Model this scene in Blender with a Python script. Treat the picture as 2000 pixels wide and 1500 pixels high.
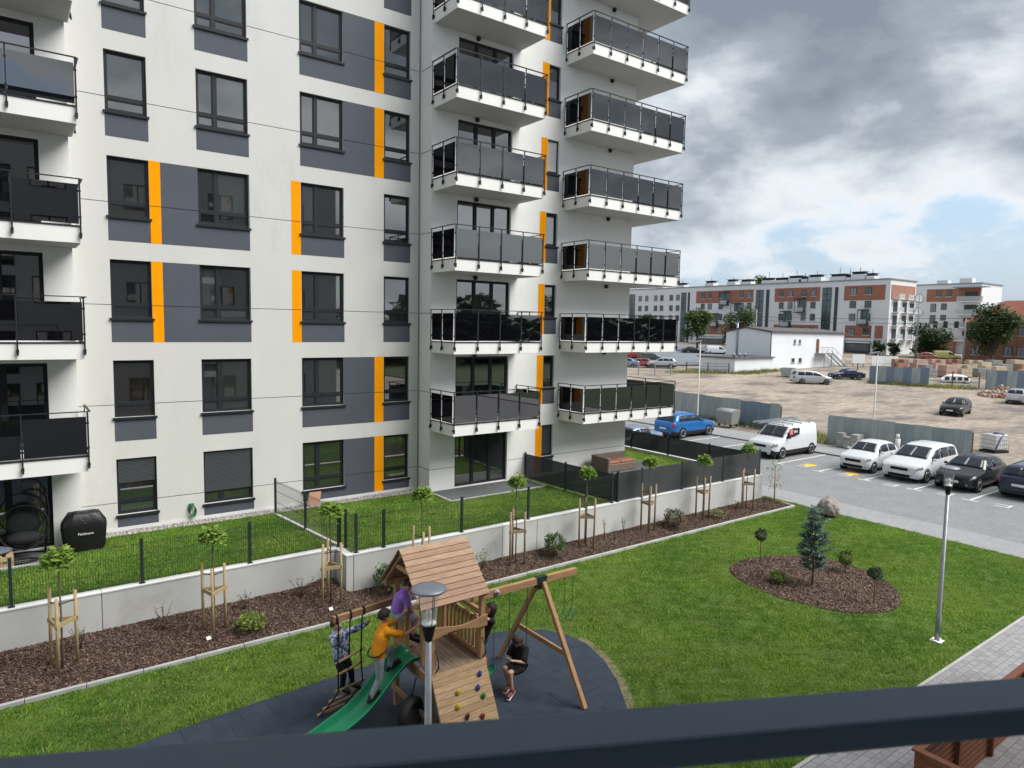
import bpy, bmesh, math, random
import numpy as np
from mathutils import Vector, Matrix, noise as mnoise
for o in list(bpy.data.objects): bpy.data.objects.remove(o)
SC = bpy.context.scene
COL = SC.collection
rnd = random.Random(7)
nr = np.random.default_rng(11)
R = math.radians
HC = 7.25
# ------------------------------------------------------------------ camera
cam_d = bpy.data.cameras.new('camera'); cam = bpy.data.objects.new('camera', cam_d); COL.objects.link(cam)
yaw, pitch, roll = R(36.3716), R(4.93325), R(1.02687)
fw = Vector((math.sin(yaw)*math.cos(pitch), math.cos(yaw)*math.cos(pitch), -math.sin(pitch)))
rt = Vector((math.cos(yaw), -math.sin(yaw), 0)); up = rt.cross(fw)
r2 = rt*math.cos(roll)+up*math.sin(roll); u2 = -rt*math.sin(roll)+up*math.cos(roll)
m = Matrix((r2, u2, -fw)).transposed().to_4x4(); m.translation = Vector((0, 0, HC)); cam.matrix_world = m
cam_d.sensor_width = 36; cam_d.lens = 1329/2000*36; cam_d.clip_start = .05; cam_d.clip_end = 3000
cam_d.dof.use_dof = True; cam_d.dof.focus_distance = 19; cam_d.dof.aperture_fstop = 8.5
SC.camera = cam
SC.render.resolution_x, SC.render.resolution_y = 1024, 768
# ------------------------------------------------------------------ exposure
vs = SC.view_settings; vs.view_transform = 'Standard'; vs.look = 'None'; vs.gamma = 1; vs.use_curve_mapping = False
vs.exposure = 1.25
# ------------------------------------------------------------------ sky
OFFX, OFFY = 2.2, 8.3
MSC, MOX = 3.9, 5.3
SUN_EL, SUN_AZ = 50, 140      # azimuth measured from +Y towards +X
w = bpy.data.worlds.new('World'); SC.world = w; w.use_nodes = True
nt = w.node_tree; N = nt.nodes; L = nt.links; N.clear()
def nd(t, **k):
    n = N.new(t)
    for a, b in k.items(): setattr(n, a, b)
    return n
def math_n(op, a, b=None, c=None, clamp=False):
    n = nd('ShaderNodeMath', operation=op, use_clamp=clamp)
    for i, v in enumerate((a, b, c)):
        if v is None: continue
        if isinstance(v, (int, float)): n.inputs[i].default_value = v
        else: L.new(v, n.inputs[i])
    return n.outputs[0]
def ramp(fac, stops):
    n = nd('ShaderNodeValToRGB'); e = n.color_ramp.elements
    while len(e) < len(stops): e.new(.5)
    for i, (p, c) in enumerate(stops): e[i].position = p; e[i].color = (*c, 1)
    L.new(fac, n.inputs[0]); return n.outputs[0]
def mixc(f, a, b):
    n = nd('ShaderNodeMix', data_type='RGBA'); 
    for i, v in ((0, f), (6, a), (7, b)):
        if isinstance(v, (int, float)): n.inputs[i].default_value = v
        elif isinstance(v, tuple): n.inputs[i].default_value = (*v, 1)
        else: L.new(v, n.inputs[i])
    return n.outputs[2]
tc = nd('ShaderNodeTexCoord'); sp = nd('ShaderNodeSeparateXYZ'); L.new(tc.outputs['Generated'], sp.inputs[0])
zc = math_n('MAXIMUM', sp.outputs[2], 0.0)
den = math_n('ADD', zc, .28)
px = math_n('DIVIDE', sp.outputs[0], den); py = math_n('DIVIDE', sp.outputs[1], den)
cb = nd('ShaderNodeCombineXYZ'); L.new(px, cb.inputs[0]); L.new(py, cb.inputs[1]); L.new(zc, cb.inputs[2])
def noise(scale, detail, rough, off, dist=0.0, direct=False):
    mp = nd('ShaderNodeMapping'); L.new(tc.outputs['Generated'] if direct else cb.outputs[0], mp.inputs[0]); mp.inputs['Scale'].default_value = (1, 1, 2.0) if direct else (1, 1, 1); mp.inputs['Location'].default_value = off
    n = nd('ShaderNodeTexNoise'); L.new(mp.outputs[0], n.inputs['Vector'])
    n.inputs['Scale'].default_value = scale; n.inputs['Detail'].default_value = detail; n.inputs['Roughness'].default_value = rough; n.inputs['Distortion'].default_value = dist
    return n.outputs['Fac']
big = noise(.42, 2, .45, (OFFX, OFFY, 0))
mid = noise(MSC, 8, .53, (MOX, 2.2, .4), .12, True)
fine = noise(9.0, 7, .55, (1.3, 7.7, .2), .2, True)
dens = math_n('ADD', math_n('MULTIPLY', big, .95), math_n('MULTIPLY', mid, .62))
dens = math_n('ADD', dens, math_n('MULTIPLY', fine, .27))          # about .89 on average
hi = nd('ShaderNodeMapRange'); L.new(zc, hi.inputs[0]); hi.inputs[1].default_value = .10; hi.inputs[2].default_value = .42; hi.inputs[3].default_value = -.125; hi.inputs[4].default_value = .02
dens = math_n('ADD', dens, hi.outputs[0])                          # heavier overhead, breaking up low down
cv = nd('ShaderNodeMapRange', interpolation_type='SMOOTHSTEP'); L.new(dens, cv.inputs[0]); cv.inputs[1].default_value = .765; cv.inputs[2].default_value = .865
shade = nd('ShaderNodeMapRange'); L.new(dens, shade.inputs[0]); shade.inputs[1].default_value = .76; shade.inputs[2].default_value = 1.12
ccol = ramp(shade.outputs[0], [(0, (.34, .36, .38)), (.15, (.395, .403, .412)), (.36, (.315, .335, .355)), (.68, (.155, .178, .206)), (1, (.102, .122, .148))])
sky = nd('ShaderNodeTexSky', sky_type='NISHITA'); sky.sun_disc = False; sky.sun_elevation = R(SUN_EL); sky.sun_rotation = R(SUN_AZ)
sky.air_density = 1.4; sky.dust_density = 2.5; sky.ozone_density = 1.5
skc = nd('ShaderNodeMix', data_type='RGBA', blend_type='MULTIPLY'); skc.inputs[0].default_value = 1; L.new(sky.outputs[0], skc.inputs[6]); skc.inputs[7].default_value = (.10, .10, .10, 1)
haze = nd('ShaderNodeMapRange'); L.new(zc, haze.inputs[0]); haze.inputs[1].default_value = .0; haze.inputs[2].default_value = .22; haze.inputs[3].default_value = .26; haze.inputs[4].default_value = 0
base = mixc(.62, skc.outputs[2], (.13, .205, .32))
final = mixc(cv.outputs[0], base, ccol)
final = mixc(haze.outputs[0], final, (.27, .31, .35))
bg = nd('ShaderNodeBackground'); L.new(final, bg.inputs[0]); bg.inputs[1].default_value = 1.05
out = nd('ShaderNodeOutputWorld'); L.new(bg.outputs[0], out.inputs[0])
# ------------------------------------------------------------------ sun (veiled by cloud)
sd = bpy.data.lights.new('sun', 'SUN'); so = bpy.data.objects.new('sun', sd); COL.objects.link(so)
sd.energy = 2.3; sd.angle = R(44); sd.color = (1, .97, .92)
az, el = R(SUN_AZ), R(SUN_EL)
sdir = Vector((math.sin(az)*math.cos(el), math.cos(az)*math.cos(el), math.sin(el)))
so.rotation_euler = sdir.to_track_quat('Z', 'Y').to_euler(); so.location = sdir*200

# ------------------------------------------------------------------ mesh helpers
class MB:
    def __init__(s): s.v = []; s.f = []; s.m = []; s.sm = []
    def add(s, vs, fs, mi=0, smooth=False):
        o = len(s.v); s.v += [tuple(v) for v in vs]; s.f += [tuple(i+o for i in f) for f in fs]; s.m += [mi]*len(fs); s.sm += [smooth]*len(fs); return s
    def box(s, x0, x1, y0, y1, z0, z1, mi=0):
        return s.add([(x0,y0,z0),(x1,y0,z0),(x1,y1,z0),(x0,y1,z0),(x0,y0,z1),(x1,y0,z1),(x1,y1,z1),(x0,y1,z1)],
                     [(0,3,2,1),(4,5,6,7),(0,1,5,4),(1,2,6,5),(2,3,7,6),(3,0,4,7)], mi)
    def obox(s, c, ax, ay, az, mi=0):
        "oriented box: centre, three half-axis vectors"
        c, ax, ay, az = map(Vector, (c, ax, ay, az))
        P = [c+ax*i+ay*j+az*k for k in (-1,1) for j in (-1,1) for i in (-1,1)]
        return s.add(P, [(0,2,3,1),(4,5,7,6),(0,1,5,4),(1,3,7,5),(3,2,6,7),(2,0,4,6)], mi)
    def beam(s, a, b, w, h, mi=0, upv=(0,0,1)):
        a, b = Vector(a), Vector(b); d = b-a; l = d.length; d.normalize(); u = Vector(upv)
        if abs(d.dot(u)) > .98: u = Vector((0,1,0))
        sx = d.cross(u).normalized(); u = sx.cross(d)
        return s.obox((a+b)/2, d*l/2, sx*w/2, u*h/2, mi)
    def tube(s, pts, rad, n=8, mi=0, cap=True, smooth=True):
        pts = [Vector(p) for p in pts]; k = len(pts); rad = rad if hasattr(rad, '__len__') else [rad]*k
        o = len(s.v); ref = None
        for i, p in enumerate(pts):
            d = (pts[min(i+1,k-1)]-pts[max(i-1,0)])
            if d.length < 1e-9: d = Vector((0,0,1))
            d.normalize()
            if ref is None: ref = Vector((0,0,1)) if abs(d.z) < .9 else Vector((1,0,0))
            a = d.cross(ref)
            if a.length < 1e-6: a = d.orthogonal()
            a.normalize(); b = d.cross(a); ref = b.cross(d) if False else ref
            for j in range(n):
                t = 2*math.pi*j/n; s.v.append(tuple(p+(a*math.cos(t)+b*math.sin(t))*rad[i]))
        fs = []
        for i in range(k-1):
            for j in range(n):
                q = (j+1)%n; fs.append((o+i*n+j, o+i*n+q, o+(i+1)*n+q, o+(i+1)*n+j))
        c = len(fs)
        if cap: fs += [tuple(o+j for j in range(n))[::-1], tuple(o+(k-1)*n+j for j in range(n))]
        s.f += fs; s.m += [mi]*len(fs); s.sm += [smooth]*c+[False]*(len(fs)-c); return s
    def lathe(s, c, prof, n=16, mi=0, axis='z', smooth=True):
        "profile of (radius, height)"
        o = len(s.v); c = Vector(c)
        for r_, h in prof:
            for j in range(n):
                t = 2*math.pi*j/n; a, b = r_*math.cos(t), r_*math.sin(t)
                s.v.append(tuple(c+(Vector((a,b,h)) if axis=='z' else Vector((a,h,b)) if axis=='y' else Vector((h,a,b)))))
        k = len(prof); fs = []
        for i in range(k-1):
            for j in range(n):
                q = (j+1)%n; fs.append((o+i*n+j, o+i*n+q, o+(i+1)*n+q, o+(i+1)*n+j))
        cc = len(fs); fs += [tuple(o+j for j in range(n))[::-1], tuple(o+(k-1)*n+j for j in range(n))]
        s.f += fs; s.m += [mi]*len(fs); s.sm += [smooth]*cc+[False]*2; return s
    def poly(s, pts, mi=0): return s.add(pts, [tuple(range(len(pts)))], mi)
    def prism(s, pts, z0, z1, mi=0):
        "vertical prism of an xy outline (counter-clockwise)"
        n = len(pts); v = [(x,y,z0) for x,y in pts]+[(x,y,z1) for x,y in pts]
        return s.add(v, [tuple(range(n))[::-1], tuple(range(n,2*n))]+[(i,(i+1)%n,n+(i+1)%n,n+i) for i in range(n)], mi)
    def ellipsoid(s, c, r, n=12, k=8, mi=0):
        return s.lathe_s(c, r, n, k, mi)
    def lathe_s(s, c, r, n, k, mi):
        o = len(s.v)
        for i in range(k+1):
            ph = math.pi*i/k
            for j in range(n):
                t = 2*math.pi*j/n; s.v.append((c[0]+r[0]*math.sin(ph)*math.cos(t), c[1]+r[1]*math.sin(ph)*math.sin(t), c[2]-r[2]*math.cos(ph)))
        fs = [(o+i*n+j, o+i*n+(j+1)%n, o+(i+1)*n+(j+1)%n, o+(i+1)*n+j) for i in range(k) for j in range(n)]
        s.f += fs; s.m += [mi]*len(fs); s.sm += [True]*len(fs); return s
    def build(s, name, mats, parent=None, loc=None):
        me = bpy.data.meshes.new(name); me.from_pydata(s.v, [], s.f)
        for mt in (mats if isinstance(mats, (list, tuple)) else [mats]): me.materials.append(mt)
        me.polygons.foreach_set('material_index', s.m); me.polygons.foreach_set('use_smooth', s.sm); me.update()
        o = bpy.data.objects.new(name, me); COL.objects.link(o)
        if parent is not None: o.parent = parent
        if loc is not None: o.location = loc
        return o
def npmesh(name, V, F, mats, mi=None, parent=None, smooth=False):
    "fast mesh of equal-sized faces from numpy arrays"
    V = np.asarray(V, np.float32).reshape(-1, 3); F = np.asarray(F, np.int32); k = F.shape[1]
    me = bpy.data.meshes.new(name); me.vertices.add(len(V)); me.vertices.foreach_set('co', V.ravel())
    me.loops.add(F.size); me.loops.foreach_set('vertex_index', F.ravel()); me.polygons.add(len(F))
    me.polygons.foreach_set('loop_start', np.arange(len(F), dtype=np.int32)*k)
    for mt in (mats if isinstance(mats, (list, tuple)) else [mats]): me.materials.append(mt)
    if mi is not None: me.polygons.foreach_set('material_index', np.asarray(mi, np.int32))
    if smooth: me.polygons.foreach_set('use_smooth', np.ones(len(F), bool))
    me.update(calc_edges=True); me.validate()
    o = bpy.data.objects.new(name, me); COL.objects.link(o)
    if parent is not None: o.parent = parent
    return o
def tag(o, label=None, cat=None, group=None, kind=None):
    if label: o['label'] = label
    if cat: o['category'] = cat
    if group: o['group'] = group
    if kind: o['kind'] = kind
    return o
def thing(name, label, cat, loc=(0,0,0), rz=0, group=None):
    o = bpy.data.objects.new(name, None); COL.objects.link(o); o.location = loc; o.rotation_euler = (0,0,rz); o.empty_display_size = .2
    return tag(o, label, cat, group)
def struct(o): o['kind'] = 'structure'; return o
def copy_tree(o, parent=None):
    c = o.copy(); COL.objects.link(c); c.parent = parent
    for ch in list(o.children): copy_tree(ch, c)
    return c
def inst(src, name, parent, loc=(0,0,0), rot=(0,0,0), sc=(1,1,1)):
    "another object sharing src's mesh"
    o = bpy.data.objects.new(name, src.data); COL.objects.link(o); o.parent = parent; o.location = loc; o.rotation_euler = rot; o.scale = sc; return o
def bevel(o, w=.01, seg=1):
    md = o.modifiers.new('bevel', 'BEVEL'); md.width = w; md.segments = seg; md.limit_method = 'ANGLE'; return o
# ------------------------------------------------------------------ materials
MATS = {}
def M(name, col, rough=.6, var=.12, scale=3., bump=0., bscale=60., metal=0., spec=.5, coat=0., trans=0., ior=1.45, dirt=None, stretch=(1,1,1), alpha=1., fine=0.):
    if name in MATS: return MATS[name]
    mt = bpy.data.materials.new(name); mt.use_nodes = True; t = mt.node_tree; b = t.nodes['Principled BSDF']
    def n(ty): return t.nodes.new(ty)
    b.inputs['Roughness'].default_value = rough; b.inputs['Metallic'].default_value = metal; b.inputs['Specular IOR Level'].default_value = spec
    b.inputs['Coat Weight'].default_value = coat; b.inputs['Transmission Weight'].default_value = trans; b.inputs['IOR'].default_value = ior; b.inputs['Alpha'].default_value = alpha
    tcn = n('ShaderNodeTexCoord'); mp = n('ShaderNodeMapping'); t.links.new(tcn.outputs['Object'], mp.inputs[0]); mp.inputs['Scale'].default_value = stretch
    c = (*col, 1)
    if var > 0:
        nz = n('ShaderNodeTexNoise'); t.links.new(mp.outputs[0], nz.inputs['Vector']); nz.inputs['Scale'].default_value = scale; nz.inputs['Detail'].default_value = 6; nz.inputs['Roughness'].default_value = .62
        rp = n('ShaderNodeValToRGB'); rp.color_ramp.elements[0].position = .3; rp.color_ramp.elements[1].position = .7
        rp.color_ramp.elements[0].color = (*[max(0, x*(1-var)) for x in col], 1); rp.color_ramp.elements[1].color = (*[min(1, x*(1+var)) for x in col], 1)
        t.links.new(nz.outputs['Fac'], rp.inputs[0]); src = rp.outputs[0]
        if fine:
            n2 = n('ShaderNodeTexNoise'); t.links.new(mp.outputs[0], n2.inputs['Vector']); n2.inputs['Scale'].default_value = bscale; n2.inputs['Detail'].default_value = 3
            mr = n('ShaderNodeMapRange'); t.links.new(n2.outputs['Fac'], mr.inputs[0]); mr.inputs[1].default_value = .3; mr.inputs[2].default_value = .7; mr.inputs[3].default_value = 1-fine; mr.inputs[4].default_value = 1+fine
            mx = n('ShaderNodeMix'); mx.data_type = 'RGBA'; mx.blend_type = 'MULTIPLY'; mx.inputs[0].default_value = 1; t.links.new(src, mx.inputs[6]); t.links.new(mr.outputs[0], mx.inputs[7]); src = mx.outputs[2]
        if dirt:   # (colour, scale, low, high)
            n3 = n('ShaderNodeTexNoise'); t.links.new(mp.outputs[0], n3.inputs['Vector']); n3.inputs['Scale'].default_value = dirt[1]; n3.inputs['Detail'].default_value = 8; n3.inputs['Roughness'].default_value = .65
            mr = n('ShaderNodeMapRange'); t.links.new(n3.outputs['Fac'], mr.inputs[0]); mr.inputs[1].default_value = dirt[2]; mr.inputs[2].default_value = dirt[3]
            mx = n('ShaderNodeMix'); mx.data_type = 'RGBA'; t.links.new(mr.outputs[0], mx.inputs[0]); t.links.new(src, mx.inputs[6]); mx.inputs[7].default_value = (*dirt[0], 1); src = mx.outputs[2]
        t.links.new(src, b.inputs['Base Color'])
    else: b.inputs['Base Color'].default_value = c
    if bump:
        nb = n('ShaderNodeTexNoise'); t.links.new(mp.outputs[0], nb.inputs['Vector']); nb.inputs['Scale'].default_value = bscale; nb.inputs['Detail'].default_value = 4
        bp = n('ShaderNodeBump'); bp.inputs['Strength'].default_value = min(1, bump); bp.inputs['Distance'].default_value = .02; t.links.new(nb.outputs['Fac'], bp.inputs['Height']); t.links.new(bp.outputs[0], b.inputs['Normal'])
    MATS[name] = mt; return mt
def brickmat(name, c1, c2, mortar, bw, bh, ms=.01, rough=.8, rot=0., off=.5, var=.15, coords='Object', bump=.4):
    mt = bpy.data.materials.new(name); mt.use_nodes = True; t = mt.node_tree; b = t.nodes['Principled BSDF']; b.inputs['Roughness'].default_value = rough
    n = t.nodes.new; tcn = n('ShaderNodeTexCoord'); mp = n('ShaderNodeMapping'); t.links.new(tcn.outputs[coords], mp.inputs[0]); mp.inputs['Rotation'].default_value = rot if hasattr(rot, '__len__') else (0, 0, rot)
    br = n('ShaderNodeTexBrick'); t.links.new(mp.outputs[0], br.inputs['Vector']); br.offset = off; br.inputs['Scale'].default_value = 1; br.inputs['Brick Width'].default_value = bw; br.inputs['Row Height'].default_value = bh; br.inputs['Mortar Size'].default_value = ms
    br.inputs['Color1'].default_value = (*c1, 1); br.inputs['Color2'].default_value = (*c2, 1); br.inputs['Mortar'].default_value = (*mortar, 1)
    nz = n('ShaderNodeTexNoise'); t.links.new(tcn.outputs[coords], nz.inputs['Vector']); nz.inputs['Scale'].default_value = .8; nz.inputs['Detail'].default_value = 8; nz.inputs['Roughness'].default_value = .65
    mr = n('ShaderNodeMapRange'); t.links.new(nz.outputs['Fac'], mr.inputs[0]); mr.inputs[1].default_value = .3; mr.inputs[2].default_value = .7; mr.inputs[3].default_value = 1-var; mr.inputs[4].default_value = 1+var
    mx = n('ShaderNodeMix'); mx.data_type = 'RGBA'; mx.blend_type = 'MULTIPLY'; mx.inputs[0].default_value = 1; t.links.new(br.outputs['Color'], mx.inputs[6]); t.links.new(mr.outputs[0], mx.inputs[7]); t.links.new(mx.outputs[2], b.inputs['Base Color'])
    bp = n('ShaderNodeBump'); bp.inputs['Strength'].default_value = bump; bp.inputs['Distance'].default_value = .01; bp.invert = True; t.links.new(br.outputs['Fac'], bp.inputs['Height']); t.links.new(bp.outputs[0], b.inputs['Normal'])
    MATS[name] = mt; return mt
def leafmat(name, c1, c2, rough=.5, trans=.25, scale=6.):
    mt = bpy.data.materials.new(name); mt.use_nodes = True; t = mt.node_tree; b = t.nodes['Principled BSDF']; n = t.nodes.new
    g = n('ShaderNodeNewGeometry'); rp = n('ShaderNodeValToRGB'); t.links.new(g.outputs['Random Per Island'], rp.inputs[0])
    rp.color_ramp.elements[0].color = (*c1, 1); rp.color_ramp.elements[1].color = (*c2, 1); t.links.new(rp.outputs[0], b.inputs['Base Color']); b.inputs['Roughness'].default_value = rough; b.inputs['Specular IOR Level'].default_value = .3
    tr = n('ShaderNodeBsdfTranslucent'); t.links.new(rp.outputs[0], tr.inputs[0]); mx = n('ShaderNodeMixShader'); mx.inputs[0].default_value = trans
    t.links.new(b.outputs[0], mx.inputs[1]); t.links.new(tr.outputs[0], mx.inputs[2]); t.links.new(mx.outputs[0], t.nodes['Material Output'].inputs[0])
    MATS[name] = mt; return mt
WHITE = M('white_render', (.79,.79,.77), .85, .03, .9, .25, 140, fine=.03, stretch=(1,1,.25))
SOFF = M('soffit_shade_grey', (.40,.41,.41), .85, .06, .8, .2, 100)  # grey standing in for the shade on balcony undersides
GREYW = M('light_grey_render', (.605,.605,.585), .85, .03, .9, .3, 140, fine=.04, dirt=((.50,.50,.475), 1.1, .56, .85), stretch=(1,1,.35))
SLATE = M('slate_render', (.075,.084,.108), .75, .07, .8, .25, 140, fine=.05)
ORANGE = M('orange_render', (.92,.335,.0), .9, .04, 1.2, .2, 140, spec=.15)
JOINT = M('joint_dark', (.09,.095,.1), .9, 0)
ANTH = M('anthracite_metal', (.020,.023,.028), .5, .1, 4, spec=.3)
SOFFIT = WHITE
CONC = M('concrete_smooth', (.50,.505,.50), .85, .09, .7, .2, 60, fine=.04, dirt=((.36,.35,.33), .9, .55, .85))
CONCTOP = M('concrete_coping', (.66,.67,.67), .8, .07, 2, .2, 80)
KERB = M('kerb_concrete', (.40,.405,.40), .9, .12, 3, .3, 120, fine=.08)
def glassmat(name, col, ior, rough=.015, var=0.):
    mt = M(name, col, rough, var, .8, spec=.5, ior=ior); return mt
PANES = [glassmat('window_pane_%d' % i, c, 2.9) for i, c in enumerate([(.010,.012,.014),(.018,.022,.022),(.030,.034,.032),(.014,.012,.010),(.045,.05,.052)])]
BGLASS = glassmat('smoked_glass', (.004,.004,.006), 2.35, .01)
BGLASS_S = glassmat('smoked_glass_side', (.004,.004,.006), 1.42, .01)
GALV = M('galvanised_steel', (.30,.32,.34), .45, .12, 6, metal=.55)
STEELG = M('grey_painted_steel', (.25,.27,.29), .45, .1, 5, metal=.3)
BLACK = M('black_plastic', (.012,.012,.013), .45, .1, 5)
RUBBERB = M('black_rubber', (.015,.015,.016), .7, .15, 8)
# ================================================================== MAIN APARTMENT BUILDING
YA, YB, YF = 22.254, 21.466, 19.95
FH, T1, PD, SD, GD = 2.85, 3.20, 2.326, 1.64, 1.27      # storey, top of ground-floor windows, panel drop, sill drop, joint drop
def grid(x0, x1, z0, z1, opens, grooves):
    xs = sorted({x0, x1, *[min(max(v, x0), x1) for o in opens for v in o[:2]]}); zs = {z0, z1, *[min(max(v, z0), z1) for o in opens for v in o[2:]]}
    for g in grooves:
        if z0 < g-.009 and g+.009 < z1: zs |= {g-.009, g+.009}
    zs = sorted(zs)
    for i in range(len(xs)-1):
        for j in range(len(zs)-1):
            a, b, c, d = xs[i], xs[i+1], zs[j], zs[j+1]
            if b-a < 1e-6 or d-c < 1e-6: continue
            mx, mz = (a+b)/2, (c+d)/2
            if any(o[0] < mx < o[1] and o[2] < mz < o[3] for o in opens): continue
            yield a, b, c, d, any(abs(mz-g) < .009 for g in grooves)
def facade(name, parent, y, x0, x1, z0, z1, opens, grooves, depth=.15, mats=None):
    mb = MB()
    for a, b, c, d, g in grid(x0, x1, z0, z1, opens, grooves):
        if g:
            q = y+.014; mb.poly([(a,q,c),(b,q,c),(b,q,d),(a,q,d)], 1); mb.poly([(a,y,c),(b,y,c),(b,q,c),(a,q,c)], 1); mb.poly([(a,q,d),(b,q,d),(b,y,d),(a,y,d)], 1)
        else: mb.poly([(a,y,c),(b,y,c),(b,y,d),(a,y,d)], 0)
    for a, b, c, d in opens:
        q = y+depth
        mb.poly([(a,y,c),(a,y,d),(a,q,d),(a,q,c)], 0); mb.poly([(b,y,c),(b,q,c),(b,q,d),(b,y,d)], 0)
        mb.poly([(a,y,d),(b,y,d),(b,q,d),(a,q,d)], 0); mb.poly([(a,y,c),(a,q,c),(b,q,c),(b,y,c)], 0)
    return mb.build(name, mats, parent)
def panel(name, parent, mat, y, x0, x1, z0, z1, opens, grooves):
    mb = MB()
    for a, b, c, d, g in grid(x0, x1, z0, z1, opens, grooves):
        if not g: mb.box(a, b, y-.005, y+.002, c, d)
    return mb.build(name, mat, parent)
def window(parent, x0, x1, z0, z1, y, mull=(), transom=None, sill=.05, pane=0, name='window', wally=None):
    "dark metal frame set back in its opening; panes and sill are its pieces"
    F = .065; mb = MB(); ya, yb = y-.06, y+.01
    mb.box(x0, x1, ya, yb, z0, z0+F); mb.box(x0, x1, ya, yb, z1-F, z1); mb.box(x0, x0+F, ya, yb, z0+F, z1-F); mb.box(x1-F, x1, ya, yb, z0+F, z1-F)
    xc = [x0+F]+[x0+(x1-x0)*f for f in mull]+[x1-F]; zc_ = [z0+F]+([z0+(z1-z0)*transom] if transom else [])+[z1-F]
    for f in xc[1:-1]: mb.box(f-.05, f+.05, ya, yb, z0+F, z1-F)
    if transom: 
        for i in range(len(xc)-1):
            mb.box(xc[i]+(.05 if i else 0), xc[i+1]-(.05 if i < len(xc)-2 else 0), ya+.004, yb, zc_[1]-.045, zc_[1]+.045)
    # inner sash bead on the large lights
    w = mb.build(name, ANTH, parent)
    for i in range(len(xc)-1):
        for j in range(len(zc_)-1):
            a = xc[i]+(.05 if i else 0); b = xc[i+1]-(.05 if i < len(xc)-2 else 0); c = zc_[j]+(.045 if j else 0); d = zc_[j+1]-(.045 if j < len(zc_)-2 else 0)
            q = MB(); e = .028
            q.box(a, b, y-.022, y-.012, c, d, 0)
            for s in ((a,b,c,c+e),(a,b,d-e,d),(a,a+e,c+e,d-e),(b-e,b,c+e,d-e)): q.box(s[0], s[1], y-.045, y-.0225, s[2], s[3], 1)
            q.build('pane', [PANES[pane if rnd.random() < .6 else rnd.choice([1, 2, 3, 4, 4])], ANTH], w)
    if sill:
        yw = wally if wally is not None else y-.15
        MB().box(x0-.05, x1+.05, yw-.055, y-.058, z0-.045, z0-.002).box(x0-.05, x1+.05, yw-.055, yw-.04, z0-.07, z0-.045).build('sill', ANTH, w)
    return w
def shutter(w, x0, x1, z0, z1, y, mat, n):
    mb = MB(); h = (z1-z0)/n
    for i in range(n): mb.obox(((x0+x1)/2, y, z0+h*(i+.5)), ((x1-x0)/2, 0, 0), (0, .008, .004), (0, -.006, h*.47))
    o = mb.build('roller_shutter', mat, w); return o
POST_W = .035
def rail_run(b, p0, p1, n, z0, posts=(True, True), zt=1.55, outn=None):
    "one straight run of balcony railing: posts, panels, top rail"
    p0, p1 = Vector((*p0, 0)), Vector((*p1, 0)); d = (p1-p0); l = d.length; d.normalize(); nrm = Vector(outn+(0,))
    for i in range(n+1):
        if (i == 0 and not posts[0]) or (i == n and not posts[1]): continue
        q = p0+d*l*i/n; mb = MB()
        c = q+nrm*.05
        mb.obox(c+Vector((0,0,z0+(zt+.10)/2)), d*.018, nrm*.012, Vector((0,0,(zt-.14)/2)))
        mb.obox(q+nrm*.03+Vector((0,0,z0+.2)), d*.03, nrm*.05, Vector((0,0,.045)))
        mb.obox(c+nrm*.02+Vector((0,0,z0+.13)), d*.022, nrm*.018, Vector((0,0,.03)))
        for zz in (.62, 1.25): mb.obox(c-nrm*.02+Vector((0,0,z0+zz)), d*.03, nrm*.014, Vector((0,0,.025)))
        mb.build('post', ANTH, b)
    for i in range(n):
        a, e = p0+d*(l*i/n+.03), p0+d*(l*(i+1)/n-.03); c = (a+e)/2+nrm*.022
        MB().obox(c+Vector((0,0,z0+.935)), d*((e-a).length/2), nrm*.005, Vector((0,0,.475))).build('glass_panel', BGLASS if outn[1] else BGLASS_S, b)
    a, e = p0-d*.03+nrm*.05, p1+d*.03+nrm*.05
    MB().beam((a.x, a.y, z0+zt-.012), (e.x, e.y, z0+zt-.012), .05, .024).build('top_rail', ANTH, b)
def balcony(parent, x0, x1, yf, yb, z0, nf, nl, nr_, side=None):
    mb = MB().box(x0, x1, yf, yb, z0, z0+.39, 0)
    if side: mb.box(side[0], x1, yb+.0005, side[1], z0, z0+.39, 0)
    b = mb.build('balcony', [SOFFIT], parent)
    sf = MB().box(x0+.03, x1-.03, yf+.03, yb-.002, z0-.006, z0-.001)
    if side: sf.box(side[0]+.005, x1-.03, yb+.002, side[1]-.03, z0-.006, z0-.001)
    sf.build('soffit_shade', SOFF, b)  # thin grey sheet that deepens the shade under the white slab
    # dark drip flashing on the slab edge
    tr = MB(); tr.box(x0-.02, x1+.02, yf-.02, yf+.02, z0+.392, z0+.425); tr.box(x0-.02, x0+.02, yf+.02, yb, z0+.392, z0+.425)
    tr.box(x1-.02, x1+.02, yf+.02, side[1] if side else yb, z0+.392, z0+.425); tr.build('edge_flashing', ANTH, b)
    rail_run(b, (x0, yf), (x1, yf), nf, z0, outn=(0, -1))
    if nl: rail_run(b, (x0, yf), (x0, yb), nl, z0, (False, True), outn=(-1, 0))
    if nr_:
        ye = side[1] if side else yb
        rail_run(b, (x1, yf), (x1, ye), nr_, z0, (False, True), outn=(1, 0))
    return b
bld = thing('apartment_building', 'tall white and light grey apartment block with slate panels, orange strips and smoked-glass balconies', 'building', (0, 0, 0))
NF = 7
COLS = [(2.307, 3.346), (4.642, 6.113), (7.744, 9.204), (10.685, 11.701)]
Tk = [T1+FH*k for k in range(NF+1)]
opA = [(a, b, t-SD, t) for t in Tk[:NF] for a, b in COLS]
gro = [t-GD for t in Tk]
TOPZ = 24.8
facade('wall', bld, YA, 1.38, 12.055, 1.2, TOPZ, opA, gro, mats=[GREYW, JOINT])
tag(MB().box(1.38, 12.05, YA-.012, YA+.1, .85, 1.198).build('plinth', CONCTOP, bld))
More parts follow.
